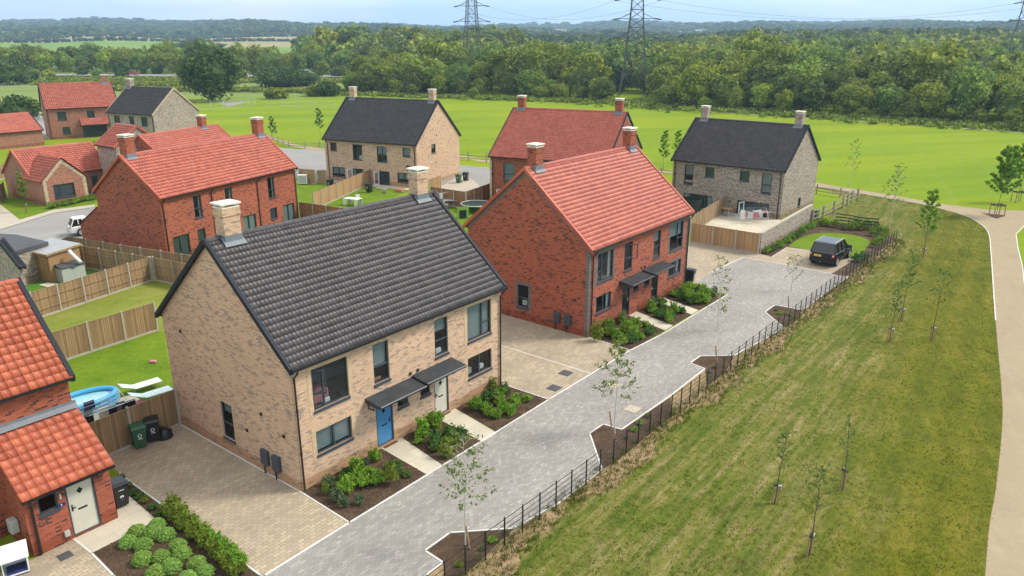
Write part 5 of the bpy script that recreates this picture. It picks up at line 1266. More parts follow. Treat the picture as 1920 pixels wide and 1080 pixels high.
q = MB(); q.box(-.5,.5,-.3,.3,0,.35); tag(q.build('toy_box', M['copper'], None, (*g(749,360), .02), (0,0,R(-25)), bevel=.05), 'red and cream toy box by the wall of the far buff house', 'toy box')
q = MB(); q.box(-.3,.3,-.25,.25,0,.3); q.tube([(0,0,.3),(.1,0,.6)], .15, 8); tag(q.build('ride_on_toy', M['yellow'], None, (*g(561,345), 0)), 'yellow and black ride-on toy beside the pale grey box', 'toy')
e = empty('satellite_dish', (*hl('C',12.15,-.03), 2.35), R(-25), 'black satellite dish on the front wall of the far buff house', 'satellite dish')
q = MB(); q.tube([(0,-.28,0),(0,-.25,0),(0,-.2,0)], .33, 14, r1=.1); q.build('dish', M['bin_black'], e); q = MB(); q.tube([(0,0,0),(0,-.25,0)], .025, 6); q.tube([(0,-.25,-.1),(.0,-.6,.05)], .015, 5); q.build('arm', M['bin_black'], e)
e = empty('fire_pit', (*hl('E',3.9,-3.4), 0), R(-40), 'dark mesh trampoline net enclosure in the left patio of the grey house', 'net enclosure'); q = MB(); q.tube([(math.cos(2*math.pi*i/14)*1.1, math.sin(2*math.pi*i/14)*1.1, 1.6) for i in range(15)], .02, 4, cap=False)
for i in range(7): a_ = i*.9; q.tube([(math.cos(a_)*1.1, math.sin(a_)*1.1, 0), (math.cos(a_)*1.1, math.sin(a_)*1.1, 1.6)], .03, 5)
e.name = 'net_enclosure'; q.build('frame', M['net'], e); q = MB()
for i in range(14): a0, a1 = 2*math.pi*i/14, 2*math.pi*(i+1)/14; q.face([(math.cos(a0)*1.1, math.sin(a0)*1.1, .1), (math.cos(a1)*1.1, math.sin(a1)*1.1, .1), (math.cos(a1)*1.1, math.sin(a1)*1.1, 1.55), (math.cos(a0)*1.1, math.sin(a0)*1.1, 1.55)])
q.build('netting', M['net'], e)
table_set('low wooden bench table on the grey house patio', *hl('E',6.6,-1.6), R(-40), 'fence_new', False)

# ------------------------------------------------------------------ vehicles
def loft(secs, closed=True):
    """secs: list of (y, [(x,z)...]) right half profiles mirrored; returns MB"""
    mb = MB(); rings = []
    for y, pr in secs:
        full = [(x, y, z) for x, z in pr]+[(-x, y, z) for x, z in pr[::-1]]; b = len(mb.v); mb.v += full; rings.append((b, len(full)))
    for (b0, n0), (b1, n1) in zip(rings[:-1], rings[1:]):
        for i in range(n0): j = (i+1) % n0; mb.f.append([b0+i, b0+j, b1+j, b1+i][::-1]); mb.m.append(0)
    b, n0 = rings[0]; mb.f.append([b+i for i in range(n0)]); mb.m.append(0); b, n0 = rings[-1]; mb.f.append([b+i for i in range(n0)][::-1]); mb.m.append(0)
    return mb
def car(name, label, x, y, rz, paint, L=4.8, W=1.92, H=1.86, kind='suv', z=.02, plate=None, s=1.0, roof=None):
    """nose towards local +y"""
    e = empty(name, (x, y, z), rz, label, 'car'); e.scale = (s, s, s)
    hw = W/2; h2 = H*.56
    lo = [(hw*.86, .30), (hw*.97, .42), (hw, .75), (hw*.985, h2-.04), (hw*.93, h2+.02)]
    def sec(y_, k=1.0, top=0.0, zb=0): return (y_, [(x_*k, z_+(top if i >= 3 else 0)+(zb if i < 2 else 0)) for i, (x_, z_) in enumerate(lo)])
    mb = loft([sec(-L/2, .90, -.03, .08), sec(-L/2+.08, .96), sec(-L/2+.5), sec(L/2-1.35), sec(L/2-.9, .99, -.03), sec(L/2-.25, .95, -.10, .03), sec(L/2-.05, .87, -.22, .12), sec(L/2, .80, -.32, .2)])
    mb.build('body', M[paint], e, smooth=False, bevel=.03)
    yb, yf = -L/2+.12, L/2-1.45; yt0, yt1 = -L/2+.42, L/2-2.25
    cb = MB(); hb = h2; zt = H-.09
    B = [(-hw*.93,yb,hb),(hw*.93,yb,hb),(hw*.93,yf,hb),(-hw*.93,yf,hb)]; T = [(-hw*.79,yt0,zt),(hw*.79,yt0,zt),(hw*.79,yt1,zt),(-hw*.79,yt1,zt)]
    for i in range(4): j = (i+1) % 4; cb.face([B[i], B[j], T[j], T[i]])
    cb.build('cabin_glass', M['car_glass'], e)
    rf = MB(); rf.face([(-hw*.80,yt0-.05,zt),(hw*.80,yt0-.05,zt),(hw*.80,yt1+.05,zt),(-hw*.80,yt1+.05,zt)]); rf.taper((0,(yt0+yt1)/2), hw*1.6, yt1-yt0+.12, zt+.001, (0,(yt0+yt1)/2), hw*1.42, yt1-yt0-.2, H-.02); rf.build('roof', M[roof or paint], e, bevel=.02)
    # pillars
    pl_ = MB()
    def pillar(f0, f1, w_=.05):
        for s_ in (-1, 1):
            a = Vector((s_*(hw*.93+.012), yb+(yf-yb)*f0, hb)); b = Vector((s_*(hw*.79+.012), yt0+(yt1-yt0)*f1, zt)); pl_.tube([a, b], w_, 4)
    for f0, f1 in ((0, 0), (.30, .30), (.62, .62), (1, 1)): pillar(f0, f1)
    pl_.build('pillars', M[paint], e)
    if kind == 'suv':
        rr = MB()
        for s_ in (-1, 1): rr.tube([(s_*hw*.74, yt0+.05, H), (s_*hw*.74, yt1-.1, H)], .025, 6)
        rr.build('roof_rail', M['galv'], e)
    for s_ in (-1, 1):
        for yy in (-L/2+.88, L/2-.88):
            w_ = MB(); w_.tube([(s_*(hw-.24), yy, .37), (s_*(hw+.005), yy, .37)], .37, 18); t = w_.build('wheel', M['tyre'], e)
            r_ = MB(); r_.tube([(s_*(hw-.02), yy, .37), (s_*(hw+.015), yy, .37)], .245, 14); r_.build('rim', M['rim'], t)
            a = MB(); a.tube([(s_*(hw-.01), yy+math.cos(t_)*.44, .37+math.sin(t_)*.44) for t_ in np.linspace(0, math.pi, 9)], .035, 5); a.build('wheel_arch', M['black_metal' if paint != 'car_white' else 'grey_plastic'], e)
        tl = MB(); tl.box(*sorted((s_*(hw-.20), s_*(hw-.04))), -L/2-.015, -L/2+.12, .80, h2+.0 if kind != 'suv' else h2+.02); tl.build('taillight', M['red_light'], e, bevel=.02)
        t2 = MB(); t2.box(*sorted((s_*(hw-.19), s_*(hw-.05))), -L/2-.02, -L/2+.05, .93, 1.0); t2.build('reflector', M['white'], e)
        hl_ = MB(); hl_.box(*sorted((s_*(hw-.45), s_*(hw-.16))), L/2-.16, L/2-.02, .72, .86); hl_.build('headlight', M['galv'], e, bevel=.02)
        mr = MB(); mr.box(*sorted((s_*(hw-.02), s_*(hw+.2))), yf-.12, yf, hb-.02, hb+.16); mr.build('mirror', M[paint], e, bevel=.03)
        dh = MB()
        for yy in (-.25, .85): dh.box(*sorted((s_*hw, s_*(hw+.02))), yy-.1, yy+.1, h2-.14, h2-.11)
        dh.build('door_handle', M['galv' if kind == 'suv' else paint], e)
    bp = MB(); bp.box(-hw*.93, hw*.93, -L/2-.09, -L/2+.1, .36, .66); bp.build('bumper', M[paint if kind == 'suv' else 'grey_plastic'], e, bevel=.04)
    if plate:
        p = MB(); p.box(-.27, .27, -L/2-.04, -L/2-.005, .80 if kind == 'suv' else .7, .95 if kind == 'suv' else .81); p_ = p.build('number_plate', M['yellow'], e, (-.3 if kind == 'suv' else 0, 0, 0))
        flat_text(plate, .1, 'black_metal', p_, (0, -L/2-.043, .875), (math.pi/2, 0, 0), name='plate_text')
    tb = MB(); tb.tube([(0, -L/2-.02, .42), (0, -L/2-.2, .42), (0, -L/2-.22, .5)], .025, 6); tb.build('tow_bar', M['galv'], e) if kind == 'suv' else None
    return e
cr0, cr1 = g(1552,505.5), g(1590,480)
dcar = math.atan2(-(cr1[0]-cr0[0]), cr1[1]-cr0[1])
ctr = g(1557,488)
car('parked_car', 'black boxy off-roader with yellow rear plate parked beside the round lawn', ctr[0], ctr[1], dcar, 'car_black', plate='AJ12', roof='car_roof_glare')
wc = g(153,441)
car('parked_car', 'small white people carrier partly hidden behind the red brick terrace', wc[0]+.6, wc[1]+.8, R(-52), 'car_white', L=3.7, W=1.6, H=1.62, kind='mpv')
for px, lab, pt, sc_, d_ in ((578, 'white van driving on the main road behind the hedges', 'car_white', 1.15, -1), (453, 'pale car on the main road right of the big oak', 'car_white', 1.0, 1), (247, 'red car on the main road above the red tiled roof', 'red_light', 1.0, -1), (940, 'white vehicle glimpsed through the trees left of the pylon', 'car_white', 1.1, 1)):
    yy = 336 if d_ > 0 else 340
    xx = (px-960)/FPX*(yy*_c+(CAM_H-1)*_s); car('moving_car', lab, xx, yy, R(90*d_), pt, kind='mpv', H=1.9 if 'van' in lab else 1.5, z=float(hz(xx, yy))+.37, s=sc_*1.1)

# ------------------------------------------------------------------ pylons
def bar_(q, a, b, r): q.tube([a, b], r, 4, cap=False)
def pylon(label, x, y, z, rz, H=46, base=4.3, arms=((17.2, 4.8), (22.4, 5.2), (27.8, 4.8), (36, 7.5)), mat='steel', levels=None):
    e = empty('electricity_pylon', (x, y, z), rz, label, 'pylon')
    lv = [(0, base), (6.5, base*.80), (12, base*.64), (17, base*.60*1.0), (20, 2.15), (22.4, 1.95), (25, 1.8), (27.8, 1.65), (32, 1.5), (36, 1.4), (H, .25)]
    legs = []
    for sx, sy in ((-1,-1),(1,-1),(1,1),(-1,1)):
        q = MB(); 
        for (z0, w0), (z1, w1) in zip(lv[:-1], lv[1:]): bar_(q, (sx*w0, sy*w0, z0), (sx*w1, sy*w1, z1), .17)
        q.build('leg', M[mat], e)
    q = MB()
    for (z0, w0), (z1, w1) in zip(lv[:-1], lv[1:]):
        for i in range(4):
            (ax, ay), (bx, by) = [((-1,-1),(1,-1),(1,1),(-1,1))[k_ % 4] for k_ in (i, i+1)]
            bar_(q, (ax*w0, ay*w0, z0), (bx*w1, by*w1, z1), .085); bar_(q, (bx*w0, by*w0, z0), (ax*w1, ay*w1, z1), .085)
            bar_(q, (ax*w1, ay*w1, z1), (bx*w1, by*w1, z1), .09)
            if z1 <= 12:
                zm = (z0+z1)/2; wm = (w0+w1)/2; bar_(q, (ax*wm, ay*wm, zm), ((ax+bx)/2*wm, (ay+by)/2*wm, zm), .04); bar_(q, (bx*wm, by*wm, zm), ((ax+bx)/2*wm, (ay+by)/2*wm, zm), .04)
    q.build('bracing', M[mat], e)
    ends = []
    for za, la_ in arms:
        w_ = np.interp(za, [a for a, b in lv], [b for a, b in lv])
        for s_ in (-1, 1):
            q = MB(); tip = (s_*la_, 0, za+.1)
            for sy in (-1, 1): bar_(q, (s_*w_, sy*w_, za), tip, .11); bar_(q, (s_*w_, sy*w_, za+1.5), tip, .08)
            for t in (.35, .65): bar_(q, (s_*(w_+(la_-w_)*t), -w_*(1-t), za), (s_*(w_+(la_-w_)*t), w_*(1-t), za), .04)
            arm = q.build('cross_arm', M[mat], e)
            q = MB(); q.tube([tip, (tip[0]+s_*2.0, 0, za-.25)], .2, 6); q.build('insulator', M['dark_roof'], arm)
            ends.append((s_*(la_+2.0), 0, za-.25))
    return e, ends
p1 = g(1187,180.5)
py1, en1 = pylon('tall grey lattice pylon standing at the edge of the wood right of centre', p1[0], p1[1], 0, R(-12))
def at_depth(px, Y, z): return ((px-960)/FPX*(Y*_c+(CAM_H-z)*_s), Y)
p2 = at_depth(885, 300, 17); py2, en2 = pylon('smaller looking lattice pylon rising behind the tree tops left of centre', p2[0], p2[1], float(hz(*p2)), R(-12))
p3 = at_depth(1922, 262, 17); py3, en3 = pylon('lattice pylon cut off by the right edge of the photo', p3[0], p3[1], 0, R(12))
def cables(A, ea, B, eb, where):
    for i, (a, b) in enumerate(zip(ea, eb)):
        if i >= 6: break
        a = A.matrix_world @ Vector(a); b = B.matrix_world @ Vector(b); q = MB()
        pts = [a.lerp(b, t)-Vector((0, 0, 5*4*t*(1-t))) for t in np.linspace(0, 1, 13)]; o = pts[0].copy()
        q.tube([p-o for p in pts], .035, 3, cap=False); tag(q.build('power_cable', M['dark_roof'], None, o), ('lowest','middle','upper')[i//2]+(' left' if i % 2 == 0 else ' right')+' overhead power cable strung '+where, 'cable', 'power cables '+where)
bpy.context.view_layer.update()
cables(py1, en1, py2, en2, 'between the two middle pylons')
cables(py1, en1, py3, en3, 'from the tall pylon towards the right edge')
# farm sheds far away
def far_shed(label, px, Y, L, W, h, mat):
    x, y = at_depth(px, Y, 20); z = float(hz(x, y)); e = empty('farm_building', (x, y, z+2), R(3), label, 'farm building')
    q = MB(); q.box(-L/2, L/2, 0, W, -3, h); q.build('wall', M[mat], e); q = MB(); q.side_prism([(-L/2-.5, h), (L/2+.5, h), (L/2+.5, h+2), (-L/2-.5, h+2)], -1, W+1); q.build('roof', M['galv'], e)
far_shed('long white farm shed on the hazy land between the pylons', 1035, 1750, 62, 20, 6, 'white'); far_shed('white farm shed below the skyline at the far left', 125, 1950, 17, 10, 4, 'white'); far_shed('small white barn in the distance right of the tall pylon', 1318, 1800, 30, 12, 5, 'white')

# ------------------------------------------------------------------ trees one by one: the wood's front rows
VAR = []
for i in range(7):
    rr = random.Random(i); Rr = [5.2, 4.6, 5.8, 4.2, 5.0, 6.2, 3.8][i]; H_ = [11.5, 12.5, 11, 10.5, 13, 12, 9.5][i]
    V, F = crown_data(100+i*7, Rr, .6, H_, 46, 3300, .36, core=.66)
    VAR.append((mesh_np(V, F, M['leaf_wood'], name='crown'), trunk_mb(H_, .26, Rr, i).mesh(M['bark'], 'trunk')))
ntree = 0
def wood_tree(x, y, s, label, group, v=None, h=None, name='woodland_tree', z=None):
    global ntree
    rr = random.Random(ntree*13+5); ntree += 1; v = rr.randrange(7) if v is None else v
    e = empty(name, (x, y, float(hz(x, y)) if z is None else z), rr.uniform(0, 6.28), label, 'tree', group); e.scale = (s*rr.uniform(.92, 1.1), s*rr.uniform(.92, 1.1), h or s*rr.uniform(.88, 1.15))
    link('crown', VAR[v][0], e); link('trunk', VAR[v][1], e); return e
edge = G([(640,178),(860,184),(1000,188),(1130,193),(1310,207),(1600,224),(1920,245)])+[(138, 112), (160, 95)]
def resample(pts, st):
    o = []; rem = 0
    for a, b in zip(pts[:-1], pts[1:]):
        L = math.hypot(b[0]-a[0], b[1]-a[1]); t = rem
        while t < L: o.append((a[0]+(b[0]-a[0])*t/L, a[1]+(b[1]-a[1])*t/L, -(b[1]-a[1])/L, (b[0]-a[0])/L)); t += st
        rem = t-L
    return o
rows = ((1.5, 6.5, .50), (6, 7.5, .80), (14, 8.5, 1.05), (23, 9.0, 1.12), (33, 9.5, 1.15), (44, 10.5, 1.2))
for ri, (dd, st, sc_) in enumerate(rows):
    for i, (x, y, nx_, ny_) in enumerate(resample(edge, st)):
        rr = random.Random(ri*1000+i); j = rr.uniform(-2.2, 2.2); k_ = dd+rr.uniform(-2, 2)
        xx, yy = x+nx_*k_-ny_*0+j*.6, y+ny_*k_+j*.6
        p = px_of(xx, yy)
        if p > 2080: continue
        if ri == 0 and rr.random() < .25: continue
        s_ = sc_*rr.uniform(.68, 1.22)
        if abs(p-1187) < 36 and ri < 5: continue
        if ri >= 2 and 1250 < p: s_ *= .93
        lms = ((690, 'above the far buff house roof'), (800, 'right of the far buff house'), (900, 'near the corner of the field'), (1000, 'left of the far red roof'), (1150, 'above the far red roof'), (1240, 'around the tall pylon'), (1330, 'above the grey house chimney'), (1480, 'behind the grey brick house'), (1650, 'beyond the middle of the field'), (1800, 'beyond the staked lawn trees'), (9999, 'near the right edge'))
        wherep = [t for q, t in lms if p < q][0]
        depth = ('bushy tree at the wood foot', 'front row tree of the wood', 'second row tree of the wood', 'third row tree of the wood', 'fourth row tree of the wood', 'rearmost tree of the wood')[ri]
        wood_tree(xx, yy, s_, depth+' '+wherep, 'trees of the wood '+wherep)
# belt beyond the main road
for ri, (yb, st, sc_) in enumerate(((352, 8, .74), (362, 9, .86), (374, 10, .95))):
    for i, x in enumerate(np.arange(-262, -22, st)):
        rr = random.Random(ri*777+i); xx, yy = x+rr.uniform(-3, 3), yb+rr.uniform(-3, 3); p = px_of(xx, yy)
        wherep = [t for q, t in ((110, 'at the far left'), (215, 'above the left red roof'), (330, 'left of the big oak'), (450, 'behind the big oak'), (560, 'right of the big oak'), (9999, 'behind the road bushes')) if p < q][0]
        wood_tree(xx, yy, sc_*rr.uniform(.8, 1.2), ('front tree', 'middle tree', 'rear tree')[ri]+' of the roadside belt '+wherep, 'trees of the roadside belt '+wherep)
# single trees and bushes in the field and by the road
ox, oy = g(385,193)
tree('oak_tree', 'big dark round oak standing alone behind the grey gabled house', 'tree', None, ox, oy+5, 0, 14.6, 8.4, 31, 'leaf_oak', 9000, .42, z0=.05, nclump=60, r0=.5)
def bush(label, px, py, wpx, h, mat='leaf_oak', seed=1, name='bush', n=2600, tilt=0):
    x, y = g(px, py); D = y*_c+CAM_H*_s; r = wpx/2/FPX*D; e = empty(name, (x, y+r*.7, float(hz(x, y+r))), seed, label, 'bush')
    V, F = crown_data(seed*11, r, -.2*h, h, 30, n, .30+.02*r, core=.7); V[:, 2] = np.maximum(V[:, 2], -.3); link('foliage', mesh_np(V, F, M[mat]), e)
    trunk_mb(h*.7, .1, r*.6, seed).build('stem', M['bark'], e)
bush('wide dark green bush right of the big oak with a lighter top', 510, 168, 95, 6.0, seed=2)
bush('dark spreading bush adjoining the wide bush by the road', 565, 165, 70, 4.6, seed=3)
bush('small spiky bush in front of the wide bush', 512, 187, 38, 3.0, 'leaf_wood', seed=4)
bush('dark rounded bush at the end of the field hedge', 612, 182, 45, 4.4, seed=5)
bush('lighter bush left of the dark rounded bush', 585, 182, 34, 3.2, 'leaf_wood', seed=6)
bush('tall dark bush behind the chimney of the far buff house', 690, 160, 60, 7.5, seed=7)
bush('round tree-like bush above the far buff house roof', 735, 158, 50, 5.5, 'leaf_wood', seed=8)
bush('bright green small bush near the main road', 763, 150, 20, 5.0, 'leaf_lime', seed=9)
bush('brownish bush at the corner of the field', 845, 180, 40, 4.2, 'leaf_wood', seed=10)
bush('large dark bush at the far left edge behind the mesh fence', 5, 166, 90, 8.0, seed=12)
bush('dark bush at the far left beside the mesh fence', 45, 162, 40, 5.5, seed=13)
bush('dark bush with bare twigs behind the low red building', 15, 228, 85, 4.6, seed=14)
bush('round yellow green bush beside the main road at left', 115, 141, 24, 5.0, 'leaf_olive', seed=15)
bush('dark green bush between the two left roofs by the road', 226, 152, 34, 7.0, seed=16)
bush('small dark bush before the main road', 293, 147, 20, 4.0, seed=17)
bush('grey green bush right of the red building at the road', 270, 146, 16, 4.4, 'leaf_wood', seed=18)
bush('grey leafed bush by the field corner', 640, 150, 40, 4, 'leaf_wood', seed=19)
for i, (px, py, wp, h_, mt) in enumerate(((340,150,26,4.5,'leaf_wood'), (365,158,22,3.2,'leaf_oak'), (450,152,24,3.4,'leaf_wood'), (478,146,20,3.6,'leaf_olive'), (545,146,30,4.2,'leaf_oak'), (660,152,30,3.6,'leaf_wood'), (668,168,22,2.6,'leaf_olive'), (715,168,34,4.2,'leaf_wood'), (770,165,30,4.5,'leaf_oak'), (800,172,34,5.0,'leaf_wood'), (820,160,40,7.0,'leaf_oak'), (180,153,22,3.0,'leaf_wood'), (150,150,24,3.2,'leaf_oak'), (85,155,26,3.0,'leaf_wood'), (600,146,28,4.4,'leaf_wood'))):
    bush('shaggy hedge bush on the rough ground before the main road', px, py, wp, h_, mt, seed=60+i, n=1300)
scrub_boxes = None
# rough scrub between field and road
def scrub(name, label, boxes, n, size, hmax, mat, seed):
    r = np.random.default_rng(seed); P = []
    for (a, b) in boxes:
        k_ = n//len(boxes); t = r.random(k_)[:, None]; P.append(np.array(a)*(1-t)+np.array(b)*t+r.normal(size=(k_, 2))*np.array([5, 2.2]))
    P = np.vstack(P); z = hz(P[:, 0], P[:, 1]); C = np.column_stack([P, z+hmax*r.random(len(P))*.5, hmax*(.4+.6*r.random(len(P)))])
    V, F = leafcloud(C, len(P)*22, size, .6, seed, flat=.2, up=.9); return tag(link(name, mesh_np(V, F, M[mat])), label, kind='stuff')
scrub('rough_scrub', 'tangled scrub and bramble along the edge of the main road', [((-215,312),(-20,316)), ((-215,300),(-60,300)), ((-150,262),(-45,250)), ((-215,285),(-110,280))], 1700, .42, 1.6, 'leaf_wood', 51)
fe = [p for p in edge]
scrub('undergrowth', 'low undergrowth at the foot of the wood', [(fe[i], fe[i+1]) for i in range(6)], 1300, .32, 1.3, 'leaf_wood', 52)

# the rest of the wood as one mass
def mass(name, label, pts, variants, mat):
    Vs = []; Fs = []; b = 0; r = np.random.default_rng(len(pts))
    for (x, y, z, s, hs) in pts:
        V, F = variants[r.integers(len(variants))]; a = r.uniform(0, 6.28); c_, s_ = math.cos(a), math.sin(a)
        W_ = np.column_stack([(V[:, 0]*c_-V[:, 1]*s_)*s+x, (V[:, 0]*s_+V[:, 1]*c_)*s+y, V[:, 2]*hs+z]).astype(np.float32)
        Vs.append(W_); Fs.append(F+b); b += len(V)
    cols = np.array([(1,1,1),(.62,.68,.8),(1.4,1.2,.85),(.8,.95,1.1),(1.3,1.35,1.0),(.75,.75,.75),(1.1,1.0,.8)])*.95
    ci = np.concatenate([np.repeat(r.integers(0, 7), len(v)) for v in Vs]); cc = np.column_stack([cols[ci], np.ones(len(ci))])
    return tag(link(name, mesh_np(np.vstack(Vs), np.vstack(Fs), M[mat], col=cc)), label, 'trees', kind='stuff')
low = [crown_data(300+i, 5.2, .5, 11.5, 30, 420, .85, core=.72) for i in range(5)]
vlow = [crown_data(400+i, 6.5, -1, 12, 16, 110, 1.9, clr=(.4, .6), core=.78) for i in range(5)]
r = np.random.default_rng(5); pts = []
for x in np.arange(-300, 460, 9.5):
    for y in np.arange(190, 640, 9.5):
        xx, yy = x+r.uniform(-4, 4), y+r.uniform(-4, 4); p = px_of(xx, yy)
        if not (-150 < p < 2100): continue
        ex = np.interp(xx, [q[0] for q in edge[:7]], [q[1] for q in edge[:7]])
        if xx > -53 and yy < ex+52: continue
        if xx <= -53 and yy < (385 if xx < -25 else 330): continue
        if xx <= -25 and yy > (470 if p > 560 else 400): 
            if p < 570 or yy > 600: continue
        if p < 570 and yy > 430: continue
        if xx > -53 and xx < -20 and yy < 350: continue
        rr_ = math.hypot(xx, yy)
        k_ = r.uniform(.8, 1.25)*(1.0+.30*(rr_ > 420)*(p > 600)*(p < 980)+.1*(p > 1500)*(rr_ > 480))
        if 990 < p < 1290 and rr_ > 420: k_ *= .72
        if p < 600 and yy < 430: k_ *= .8
        pts.append((xx, yy, float(hz(xx, yy))-.5, k_, k_*r.uniform(.9, 1.15)*(1.0 if rr_ < 420 else 1.05)))
mass('woodland', 'wood stretching away behind its front rows of trees', pts, low, 'leaf_mass')
pts = []
def woods(p, d, x, y):
    """how wooded the far land is"""
    if d > 2350: return .85 if math.sin(x/170+y/260)+math.sin(y/120-x/310) < .6 else .12
    if p < 570:
        if 280 < p and 1550 < d < 2250: return .85
        if p < 190 and 1480 < d < 1560 or p < 70 and 1250 < d < 1350: return .7
        if 60 < p < 190 and 1600 < d < 1800: return .8
        if d > 1950: return .7
        return 0
    if d < 1000: return .0 if 980 < p < 1300 and d > 820 and math.sin(x/60)+math.sin(y/45) > .5 else .62
    if 980 < p < 1330: return .6 if math.sin(x/60)+math.sin(y/95+x/200) < .1 else .08
    if p > 1300: return .75 if d < 1600 else .5+.3*math.sin(x/150+y/200)
    return .5+.4*math.sin(x/120+y/160)
for rr_, p0, p1_ in ((1165, -60, 575), (1395, -60, 575), (1480, 60, 600), (1600, 180, 290), (850, 320, 420), (1850, 180, 290)):
    for a in np.arange(-.62, -.2, 6.5/rr_):
        x, y = rr_*math.sin(a), rr_*math.cos(a); p = px_of(x, y)
        if p0 < p < p1_: pts.append((x, y+r.normal()*2, float(hz(x, y))-.5, r.uniform(.5, .8), r.uniform(.35, .55)))
n = 0
while n < 20000:
    a = r.uniform(-.66, .66); d = math.exp(r.uniform(math.log(600), math.log(3500))); n += 1
    x, y = d*math.sin(a), d*math.cos(a); p = px_of(x, y)
    if not (-60 < p < 1980): continue
    if r.random() < woods(p, d, x, y):
        k_ = r.uniform(.7, 1.3)*(1.3 if p > 1350+60*math.sin(d/50) and 600 < d < 820 else 1)*(.55 if p < 570 and d < 1450 else 1)*(1+.5*max(0, (d-1500)/1500)); pts.append((x, y, float(hz(x, y))-1, k_*(1.15 if d < 1500 else 1.4), k_*.9*(1 if d < 2000 else .8)))
mass('far_woodland', 'distant blue hazy woods and hedgerows on the hills', pts, vlow, 'leaf_farmass')

# ------------------------------------------------------------------ young trees on the grass
def sapling(label, px, py, h, rz, seed, leaf='leaf_birch', n=500, spread=.8, stake=True, lean=(0,0), bark='bark', name='young_tree', guard=False, ls=.075, dense=1.0, z0=.45, group=None):
    x, y = g(px, py); e = empty(name, (x, y, 0), rz, label, 'young tree', group); r = random.Random(seed)
    q = MB(); lx, ly = lean; tp = [(lx*t*t*h+.02*r.uniform(-1, 1), ly*t*t*h+.02*r.uniform(-1, 1), h*t) for t in np.linspace(0, 1, 9)]
    q.tube(tp, .026 if bark == 'bark' else .03, 6, r1=.006); C = []
    nb = int(16*dense)
    for i in range(nb):
        t = z0+(1-z0)*(i+.5)/nb*.97; k_ = int(t*8); f = t*8-k_; a = tp[k_]; b = tp[min(8, k_+1)]; o = Vector(a).lerp(Vector(b), f)
        ang = i*2.4+r.uniform(-.4, .4); L = spread*(1-.62*(t-z0)/(1-z0))*r.uniform(.6, 1.1); up = .8
        p1_ = o+Vector((math.cos(ang)*L*.5, math.sin(ang)*L*.5, L*up*.55)); p2_ = o+Vector((math.cos(ang)*L, math.sin(ang)*L, L*up*(.6 if bark == 'birch_bark' else 1)))
        q.tube([o, p1_, p2_], .009, 4, r1=.003)
        for s_ in (.35, .55, .75, .9, 1): v = Vector(o).lerp(p2_, s_)+Vector((0, 0, .02)); C.append((*v, .12+.1*r.random()))
        if r.random() < .5:
            ang2 = ang+r.choice((-.7, .7)); p3 = p1_+Vector((math.cos(ang2)*L*.5, math.sin(ang2)*L*.5, L*.3)); q.tube([p1_, p3], .006, 3, r1=.002)
            for s_ in (.5, .8, 1): C.append((*p1_.lerp(p3, s_), .12))
    q.build('trunk', M[bark], e)
    V, F = leafcloud(C, n, ls, .9, seed, flat=.5); link('foliage', mesh_np(V, F, M[leaf]), e)
    if stake:
        for dx, dy in ((.11, 0), (-.09, .05)):
            s_ = MB(); s_.tube([(dx, dy, 0), (dx*1.0, dy, .85 if stake is True else stake)], .032, 7); s_.build('stake', M['stake_wood'], e)
        t = MB(); zz = .8 if stake is True else stake-.07; t.box(-.12, .14, -.045, .07, zz, zz+.05); t.build('tie', M['black_metal'], e); t = MB(); t.box(.02, .16, -.06, -.045, zz, zz+.06); t.build('tag', M['white'], e)
    if guard:
        for i, (dx, dy) in enumerate(((-.5,-.4),(.5,-.4),(.5,.4),(-.5,.4))): s_ = MB(); s_.box(dx-.035,dx+.035,dy-.035,dy+.035,0,1.3); s_.build('stake', M['stake_wood'], e)
        for (a0, a1, b0, b1) in ((-.5,.5,-.42,-.38),(-.5,.5,.38,.42),(-.52,-.48,-.4,.4),(.48,.52,-.4,.4)): s_ = MB(); s_.box(a0,a1,b0,b1,1.05,1.15); s_.build('crossbar', M['black_metal'], e)
    return e
sapling('staked young tree with sparse leaves, nearer the railing of the three lowest on the grass', 1453, 945, 3.2, 0, 1, n=110, ls=.065, spread=.5, lean=(.06,.02))
sapling('staked young tree nearest the bottom of the photo on the grass', 1517, 1043, 3.4, 1, 2, n=170, ls=.065, spread=.7, lean=(.03,.0))
sapling('bare slender staked tree right of the other two on the lower grass', 1580, 917, 3.2, 2, 3, n=60, spread=.35, lean=(.06,.0))
sapling('young staked tree in the middle of the grass, front of the close pair', 1667, 641, 3.5, 0, 4, n=170, ls=.065, spread=.5, lean=(.05,.03), leaf='leaf_dark')
sapling('young staked tree in the middle of the grass, rear of the close pair', 1689, 602, 4.6, 0, 5, n=200, ls=.065, spread=.6, lean=(.03,.0), leaf='leaf_dark')
sapling('young staked tree right of the close pair on the mown grass', 1746, 639, 4.2, 0, 6, n=160, ls=.065, spread=.8, lean=(.03,.0), leaf='leaf_dark')
sapling('leafy staked tree standing alone past the end of the railing', 1730, 484, 5.4, 0, 7, n=1100, spread=.9, lean=(.0,.0), leaf='leaf_tree', ls=.10, z0=.35, dense=1.4)
sapling('full green tree in its stake guard where the gravel paths meet', 1868, 405, 6.6, 0, 8, n=2600, spread=1.5, stake=False, guard=True, leaf='leaf_tree', ls=.16, z0=.28, dense=2.2, lean=(.06,0))
sapling('green guarded tree cut by the right edge beyond the path', 1908, 379, 6.2, 0, 9, n=1700, spread=1.3, stake=False, guard=True, leaf='leaf_tree', ls=.16, z0=.35, dense=2, lean=(.03,0))
sheet('planting_bed', G([(1840,399.4),(1886,404),(1868,410.5)]), .018, 'mulch')
B = dict(bark='birch_bark', name='birch_sapling', stake=False)
sapling('nearest birch sapling in the lowest planting pit beside the railing', 873, 1022, 4.3, 0, 21, n=800, spread=1.15, z0=.30, dense=1.5, ls=.05, **B)
